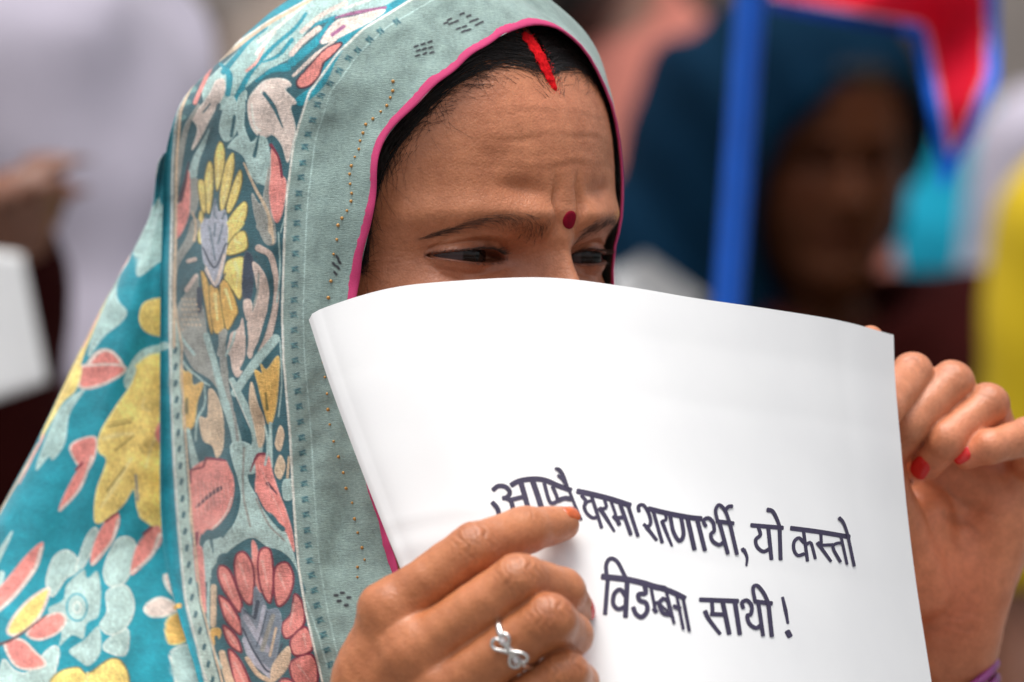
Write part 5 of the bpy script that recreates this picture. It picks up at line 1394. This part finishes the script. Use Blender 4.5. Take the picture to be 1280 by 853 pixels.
bg_hx, bg_hd, bg_hz, bg_T = head_mesh(0.4, 0.5)
def mk_sd(arms, floor, g=0.0, parts=('torso', 'arms'), sleeve=1.0):
    A = lambda *q: np.array(q, np.float32)
    def fn(p):
        d = np.full(p.shape[:-1], 1e3, np.float32)
        if 'torso' in parts:
            d = smin(ellips(p, A(0, -3, -40), (16.5 + g, 11.5 + g, 17 + g)), ellips(p, A(0, -3, -62), (15.5 + g, 11 + g, 18 + g)), 8)
            d = smin(d, rcone(p, A(-14, -4, -28), A(14, -4, -28), 5.6 + g, 5.6 + g), 6)
            d = smin(d, rcone(p, A(0, -3, -26), A(0, -1.5, -16), 8.0 + g * 0.4, 5.8 + g * 0.3), 5)
        if 'arms' in parts:
            for (el, wr) in arms:
                sx = 17 if el[0] > 0 else -17
                d = smin(d, rcone(p, A(sx, -4, -29), A(*el), 5.6 + g, 4.3 + g), 3)
                if sleeve > 0: d = smin(d, rcone(p, A(*el), A(*el) + (A(*wr) - A(*el)) * sleeve, 4.3 + g, 3.0 + g), 2)
        if 'legs' in parts:
            d = smin(d, ellips(p, A(0, -3, -82), (17 + g, 12 + g, 13 + g)), 4)
            for sx in (-8.5, 8.5):
                d = smin(d, rcone(p, A(sx, -3, -88), A(sx, -2, -118 if floor < -125 else floor * 0.75), 8.2 + g, 6 + g), 3)
                d = smin(d, rcone(p, A(sx, -2, -118 if floor < -125 else floor * 0.75), A(sx, -3, floor + 6), 6 + g, 4.4 + g), 2)
        return d
    return fn
def bounds(arms, floor):
    q = [(-26, -20, floor - 1), (26, 16, -10)] + [tuple(np.array(b) + s) for a in arms for b in a for s in (-8, 8)]
    return np.min(q, 0) - 1, np.max(q, 0) + 1
def hand_pts(p, wr, el):
    dr = unit(np.array(wr) - np.array(el)); wr = np.array(wr, np.float32)
    side = unit(np.cross(dr, [0.3, 1, 0.2])); up = np.cross(side, dr)
    d = rcone(p, wr, wr + dr * 5, 2.6, 3.2)
    for i, (s, L) in enumerate(((-2.7, 6.2), (-0.9, 7.2), (0.9, 6.8), (2.7, 5.2))):
        a = wr + dr * 6 + side * s; m = a + dr * L * 0.5 + up * 1.0; e = m + dr * L * 0.25 + up * L * 0.45
        d = smin(d, smin(rcone(p, a, m, 1.0, 0.9), rcone(p, m, e, 0.9, 0.7), 0.3), 0.8)
    t0 = wr + dr * 2.5 - side * 3; return smin(d, rcone(p, t0, t0 - side * 2 + dr * 3.5 + up * 2, 1.2, 0.9), 1.0)
def figure(px, py, Y, face, label, skin, top, bottom, arms, scale=1.0, hair=True, sleeve=1.0, hem=-78, group=None, fold=0.5, beard=0.0):
    F = Fig(px, py, Y, face, scale); fl = F.floor
    lo, hi = bounds(arms, fl)
    mg = Merge()
    hv_ = F.pt(bg_hx, bg_hd, bg_hz).reshape(-1, 3); mg.add(hv_, quads(*bg_hx.shape, True), bg_T.reshape(-1, 3))
    base_fn = mk_sd(arms, fl, 0.0, ('torso', 'arms', 'legs'))
    def bfn(p):
        d = base_fn(p)
        for el, wr in arms: d = smin(d, hand_pts(p, wr, el), 1.0)
        for sx in (-8.5, 8.5): d = smin(d, rcone(p, np.array([sx, -5, fl + 3.5], np.float32), np.array([sx * 1.15, 12, fl + 2.8], np.float32), 3.4, 2.6), 2)
        return d
    v, f = nets(bfn, lo - np.array([0, 0, 1]), hi + np.array([0, 14, 0]) * 0 + np.array([8, 8, 14]), 1.7)
    mg.add(F.pt(*v.T), f)
    v, f, c = mg.get()
    b0 = F.pt(0, 0, 0); root = make('person', to_m(v), f, skin, base=np.array([b0[0] / 100, b0[1] / 100, 0]), col=c)
    tag(root, label, 'person', group)
    fn = mk_sd(arms, fl, 1.3, ('torso', 'arms'), sleeve)
    cut = mk_sd(arms, fl, 0.2, ('torso',))
    def sfn(p):
        d = fn(p); x, y, z = p[..., 0], p[..., 1], p[..., 2]
        d = smin(d, np.maximum(ellips(p, np.array([0, -3, -74], np.float32), (17.6, 13, 24)), 0), 4)
        d = d + fold * (0.55 * np.sin(x * 0.5 + z * 0.22) * np.sin(z * 0.18 + y * 0.3) + 0.3 * np.sin(z * 0.6 + x * 0.25))
        d = d - 0.45 * fold
        d = smax(d, hem - z, 0.6)
        return smax(d, -(rcone(p, np.array([0, 2, -16], np.float32), np.array([0, -1, -6], np.float32), 7.2, 9.0)), 0.8)
    v, f = nets(sfn, lo - 1, hi + np.array([2, 2, 2]), 1.6)
    make('shirt', to_m(F.pt(*v.T)), f, top, root)
    tf = mk_sd(arms, fl, 1.2, ('legs',))
    v, f = nets(lambda p: smax(tf(p), (fl + 5) - p[..., 2], 0.5) + 0.3 * np.sin(p[..., 2] * 0.35 + p[..., 0]), np.array([-24, -20, fl]), np.array([24, 16, -62.0]), 1.8)
    make('trousers', to_m(F.pt(*v.T)), f, bottom, root)
    if hair:
        q = np.stack([bg_hx, bg_hd, bg_hz], -1); cen = np.array([0, -0.5, 2.0]); u = q - cen; u /= np.linalg.norm(u, axis=2)[..., None]
        keep = ((bg_hz > 6.6 - 0.02 * bg_hx ** 2) | ((bg_hd < 2.5) & (bg_hz > -5 + 0.4 * np.maximum(bg_hd, 0))))
        if beard: keep |= (bg_hz < -5.2) & (bg_hd > 1.5) & ~((np.abs(bg_hx) < 2.6) & (np.abs(bg_hz + 6.9) < 0.9))
        w = keep.astype(float)
        for _ in range(4): w = (w + np.roll(w, 1, 0) + np.roll(w, -1, 0) + np.roll(w, 1, 1) + np.roll(w, -1, 1)) / 5
        off = np.where(bg_hz < -5.0, 1.4, 1.0) * sstep(0.35, 0.9, w) + 0.12 * np.sin(bg_hx * 5) * np.sin(bg_hz * 4)
        if beard: q = q + np.stack([0 * w, 0.6 * w, -beard * w * sstep(-7, -11.5, bg_hz)], -1)
        vv = q + u * off[..., None]
        f = quads(*bg_hx.shape, True); kf = keep.ravel()[f].any(1)
        used = np.unique(f[kf]); ren = np.full(bg_hx.size, -1); ren[used] = np.arange(len(used))
        make('hair', to_m(F.pt(*vv.reshape(-1, 3)[used].T)), ren[f[kf]], M_hair, root)
    return root, F
M_sk2 = mat_skin('light_brown_skin', (0.42, 0.22, 0.15)); M_sk3 = mat_skin('deep_brown_skin', (0.20, 0.085, 0.05)); M_sk4 = mat_skin('shaded_brown_skin', (0.075, 0.026, 0.012)); M_sk4.node_tree.nodes['Principled BSDF'].inputs['Specular IOR Level'].default_value = 0.05  # hooded man's skin is darkened: shade put into its base colour
M_white = mat_cloth('white_shirt_cotton', lin(178, 172, 186), 0.9, 0.1); M_taupe = mat_cloth('taupe_wool', lin(142, 128, 118)); M_salm = mat_cloth('salmon_cotton', lin(214, 132, 116), 0.85, 0.1)
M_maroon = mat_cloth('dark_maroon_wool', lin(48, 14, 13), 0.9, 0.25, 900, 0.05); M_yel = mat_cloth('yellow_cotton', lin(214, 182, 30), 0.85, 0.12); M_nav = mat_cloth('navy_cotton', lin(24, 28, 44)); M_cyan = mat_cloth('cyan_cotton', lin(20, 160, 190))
M_brown = mat_cloth('dark_brown_wool', lin(70, 52, 46)); M_dark = mat_cloth('charcoal_cotton', lin(48, 44, 46)); M_shawl = mat_cloth('dark_blue_shawl', lin(6, 34, 54), 0.9, 0.2, 900, 0.05)  # maroon wool and blue shawl darkened as well, shade put into their colour
dn = lambda: [((-21, -6, -56), (-19, 2, -80)), ((21, -6, -56), (19, 2, -80))]
figure(-25, -440, 190, -84, 'man in a loose white shirt turned away beside the flowered headscarf', M_sk3, M_white, M_dark, dn(), 1.19, fold=1.6)
figure(150, -230, 500, 10, 'man in a dark brown coat seen past the white shirt', M_sk3, M_brown, M_dark, dn(), 1.25)
figure(600, -300, 430, 20, 'man in a taupe jacket seen just above the headscarf', M_sk3, M_taupe, M_dark, dn(), 1.25)
figure(722, -300, 300, -8, 'long bearded man in a salmon pink shirt standing beyond the headscarf', M_sk2, M_salm, M_dark, dn(), 1.18, beard=9.0)
figure(1615, -190, 240, -20, 'person in a bright yellow top beside the raised fist', M_sk3, M_yel, M_nav, dn(), 1.12, hem=-55)
figure(1510, -150, 420, 10, 'person in a white shirt standing behind the flag', M_sk3, M_white, M_dark, dn(), 1.1)
figure(1165, -55, 480, 0, 'person in a cyan shirt far behind the hooded man', M_sk3, M_cyan, M_dark, dn(), 1.0)
FB0 = Fig(-215, 90, 150, 25)
rootB, FB = figure(-215, 90, 150, 25, 'person in dark maroon raising a blank white sheet in one hand', M_sk3, M_maroon, M_dark, [((-21, -6, -56), (-19, 2, -80)), (tuple(FB0.loc(P(-30, 560, 142))), tuple(FB0.loc(P(-2, 345, 132))))], 1.0)
# hooded man with the flag
F = Fig(1026, 200, 265, 12, 1.0)
el_, wr_ = (-22, -2, -56), (-16, 16, -66)
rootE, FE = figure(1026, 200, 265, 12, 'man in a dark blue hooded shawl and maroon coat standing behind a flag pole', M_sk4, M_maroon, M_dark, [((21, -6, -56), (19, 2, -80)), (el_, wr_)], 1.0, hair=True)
def shawl_sd(p):
    A = lambda *q: np.array(q, np.float32)
    x, y, z = p[..., 0], p[..., 1], p[..., 2]
    d = ellips(p, A(-0.6, -2.0, 3.0), (11.2, 12.6, 12.6))
    d = smin(d, rcone(p, A(-3, -6, -6), A(-8, -8, -28), 9, 11), 5)
    d = smin(d, rcone(p, A(-6, -6, 2), A(-17, -5, -26), 9.5, 9), 6); d = smin(d, rcone(p, A(-15, -5, -26), A(-21, -4, -64), 9, 9), 6)
    d = d + 0.45 * np.sin(x * 0.7 + z * 0.15) + 0.3 * np.sin(z * 0.5 + x)
    hole = ellips(p, A(2.6, 9, -6.0), (9.4, 14, 12.5)); hole = smin(hole, ellips(p, A(11, 10, -38), (21, 20, 28)), 5)
    hole = smin(hole, ellips(p, A(0, -1.5, 0), (8.4, 10.3, 12.0)), 2)
    return smax(d, -hole, 1.2)
v, f = nets(shawl_sd, np.array([-33, -24, -78]), np.array([27, 20, 18]), 0.9)
def wrap_sd(p):
    A = lambda *q: np.array(q, np.float32)
    x, y, z = p[..., 0], p[..., 1], p[..., 2]
    d = smin(rcone(p, A(-3, -3, -20), A(-15, -4, -32), 10, 9), rcone(p, A(2, -3, -20), A(19, -4, -21), 11, 11), 5)
    d = smin(d, ellips(p, A(3, -3, -46), (26, 16, 28)), 6)
    d = d + 0.6 * np.sin(x * 0.45 + z * 0.3) + 0.4 * np.sin(z * 0.5 - x * 0.3)
    return smax(d, -ellips(p, A(1, 2, -6), (8.4, 11, 9.5)), 1.0)
v2, f2 = nets(wrap_sd, np.array([-28, -22, -76]), np.array([36, 20, -4]), 1.1)
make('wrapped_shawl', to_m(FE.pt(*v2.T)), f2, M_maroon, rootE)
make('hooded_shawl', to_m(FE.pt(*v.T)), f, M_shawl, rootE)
# ------------------------------------------------------------------ sheets held by others
def sheet(corners, Y, bend, label, tilt=0.0):
    c = np.array(corners, float); u, v = np.meshgrid(np.linspace(0, 1, 17), np.linspace(0, 1, 17))
    q = ((1 - u) * (1 - v))[..., None] * c[0] + (u * (1 - v))[..., None] * c[1] + (u * v)[..., None] * c[2] + ((1 - u) * v)[..., None] * c[3]
    p = P(q[..., 0], q[..., 1], Y + bend * np.sin(u * 2.6) + tilt * v).reshape(-1, 3)
    p2 = p + np.array([0, 0.05, 0]); n0 = len(p); f = quads(17, 17)
    rim = np.concatenate([np.arange(17), np.arange(1, 17) * 17 + 16, 16 * 17 + np.arange(15, -1, -1), np.arange(15, 0, -1) * 17]); r2 = np.roll(rim, -1)
    o = make('paper_sheet', to_m(np.concatenate([p, p2])), np.concatenate([f[:, ::-1], f + n0, np.stack([rim, r2, r2 + n0, rim + n0], 1)]), M_paper)
    tag(o, label, 'paper sheet')
    return o
sheet([(-110, 300), (28, 318), (60, 478), (-70, 522)], 120, 2.0, 'blank white sheet hanging from the maroon person\'s raised hand')
sheet([(756, 352), (806, 318), (882, 372), (830, 470)], 215, 2.0, 'blank white sheet low beside the hooded man\'s blue pole', 4)
# ------------------------------------------------------------------ flag on its pole
M_pole = mat_plain('blue_painted_pole', lin(6, 84, 186), 0.45, 0.4, 40, 0.12)
pt_, pb_ = P(952, -190, 105), P(872, 900, 105)
pb_ = pt_ + (pb_ - pt_) * (FLOOR - pt_[2]) / (pb_[2] - pt_[2])
path = np.linspace(pt_, pb_, 40)
flag = empty('flag', to_m(pb_)); tag(flag, 'crimson pennant flag with blue border on a blue pole before the hooded man', 'flag')
v, f = tube(path, 0.92, 14); make('pole', to_m(v), f, M_pole, flag)
out = np.array([(962, -170), (1244, -150), (1252, 40), (1250, 96), (1222, 170), (1176, 244), (1164, 160), (1142, 46), (1080, 36), (962, 14)], float)
outd = np.concatenate([np.linspace(a, b_, 14, endpoint=False) for a, b_ in zip(out, np.roll(out, -1, 0))])
NX, NY = 150, 180
X, Yg = np.meshgrid(np.linspace(955, 1248, NX), np.linspace(-175, 250, NY))
ins = np.zeros(X.shape, bool); dist = np.full(X.shape, 1e3)
for a, b_ in zip(out, np.roll(out, -1, 0)):
    cnd = (a[1] > Yg) != (b_[1] > Yg); xi = (b_[0] - a[0]) * (Yg - a[1]) / (b_[1] - a[1] if b_[1] != a[1] else 1e-9) + a[0]
    ins ^= cnd & (X < xi)
    if max(a[1], b_[1]) > -140 and min(a[0], b_[0]) > 955 and not (a[0] == 962 and b_[0] == 962):
        e = b_ - a; t = np.clip(((X - a[0]) * e[0] + (Yg - a[1]) * e[1]) / (e @ e), 0, 1); dist = np.minimum(dist, np.hypot(X - a[0] - t * e[0], Yg - a[1] - t * e[1]))
for i in range(len(out)):
    pass
colf = np.where((dist < 17)[..., None], np.where((X < 1128)[..., None], lin(10, 46, 128), lin(24, 104, 224)), np.where((dist < 19.5)[..., None], lin(220, 200, 216), lin(224, 14, 46)))  # lower border in darker blue than the hanging side: its shade is painted
Yd = 105 + 1.8 * np.sin((X - 955) * 0.035 + Yg * 0.006) * sstep(955, 1010, X) + 1.0 * np.sin(Yg * 0.04 + X * 0.01)
pv = P(X, Yg, Yd).reshape(-1, 3)
fq = quads(NY, NX); fq = fq[ins.ravel()[fq].all(1)]
used = np.unique(fq); ren = np.full(len(pv), -1); ren[used] = np.arange(len(used)); fq = ren[fq]
M_flag, n, l, b = nt('flag_cloth', 0.75, 0.2); at = n.new('ShaderNodeAttribute'); at.attribute_name = 'tint'
tt = noise(n, l, 60, 4); l.new(mixc(n, l, 1.0, at.outputs['Color'], ramp(n, l, tt.outputs[0], [(0.3, 0.86), (0.7, 1.05)]), 'MULTIPLY'), b.inputs['Base Color'])
wv_ = noise(n, l, 900, 2); bump(n, l, b, wv_.outputs[0], 0.3, 0.0005)
b.inputs['Transmission Weight'].default_value = 0.0
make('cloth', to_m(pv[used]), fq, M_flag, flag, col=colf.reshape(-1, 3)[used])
# ------------------------------------------------------------------ street and the house across it
gr = np.array([(-60, -20, 0), (60, -20, 0), (60, 160, 0), (-60, 160, 0)], float)
M_gr, n, l, b = nt('worn_concrete', 0.9, 0.3)
t = noise(n, l, 3, 8); l.new(ramp(n, l, t.outputs[0], [(0.3, (0.15, 0.147, 0.14)), (0.7, (0.22, 0.215, 0.205))]), b.inputs['Base Color'])
t2 = noise(n, l, 120, 5); bump(n, l, b, t2.outputs[0], 0.5, 0.01)
o = make('ground', gr, np.array([[0, 1, 2, 3]]), M_gr, base=np.zeros(3)); tag(o, kind='structure')
def box(lo, hi):
    lo, hi = np.array(lo, float), np.array(hi, float)
    v = np.array([[(lo, hi)[i][0], (lo, hi)[j][1], (lo, hi)[k][2]] for i in (0, 1) for j in (0, 1) for k in (0, 1)])
    return v, np.array([[0, 1, 3, 2], [4, 6, 7, 5], [0, 4, 5, 1], [2, 3, 7, 6], [0, 2, 6, 4], [1, 5, 7, 3]])
M_wall = mat_plain('grey_plaster', (0.30, 0.26, 0.235), 0.9, 0.2, 2, 0.2, 0.01)
M_frame = mat_plain('brown_window_frame', (0.12, 0.07, 0.045), 0.6, 0.3, 20)
M_glass, n, l, b = nt('window_glass', 0.08, 0.5); b.inputs['Base Color'].default_value = (0.03, 0.035, 0.04, 1)
house = empty('house', (0, 16, 0)); tag(house, 'long grey plastered house across the street behind the crowd', 'building')
v, f = box((-14, 16, 0), (14, 22, 9)); make('wall', v, f, M_wall, house, smooth=False)
v, f = box((-14.4, 15.6, 9.0), (14.4, 22.4, 9.35)); make('roof', v, f, M_frame, house, smooth=False)
for fl_ in (1.0, 4.2, 7.0):
    for i in range(9):
        x = -12 + i * 3.0; h_ = 1.5 if fl_ > 6 else 1.7
        v, f = box((x - 0.6, 15.96, fl_), (x + 0.6, 15.995, fl_ + h_)); w = make('window', v, f, M_glass, house, smooth=False)
        mg = Merge()
        for a, c in (((x - 0.7, 15.9, fl_ - 0.1), (x - 0.6, 15.99, fl_ + h_ + 0.1)), ((x + 0.6, 15.9, fl_ - 0.1), (x + 0.7, 15.99, fl_ + h_ + 0.1)), ((x - 0.6, 15.9, fl_ - 0.1), (x + 0.6, 15.99, fl_)), ((x - 0.6, 15.9, fl_ + h_), (x + 0.6, 15.99, fl_ + h_ + 0.1)), ((x - 0.04, 15.92, fl_), (x + 0.04, 15.955, fl_ + h_))):
            v, f = box(a, c); mg.add(v, f)
        v, f, _ = mg.get(); make('frame', v, f, M_frame, w, smooth=False)
# ------------------------------------------------------------------ tidy
for o in list(bpy.data.objects):
    if '_base' in o: del o['_base']
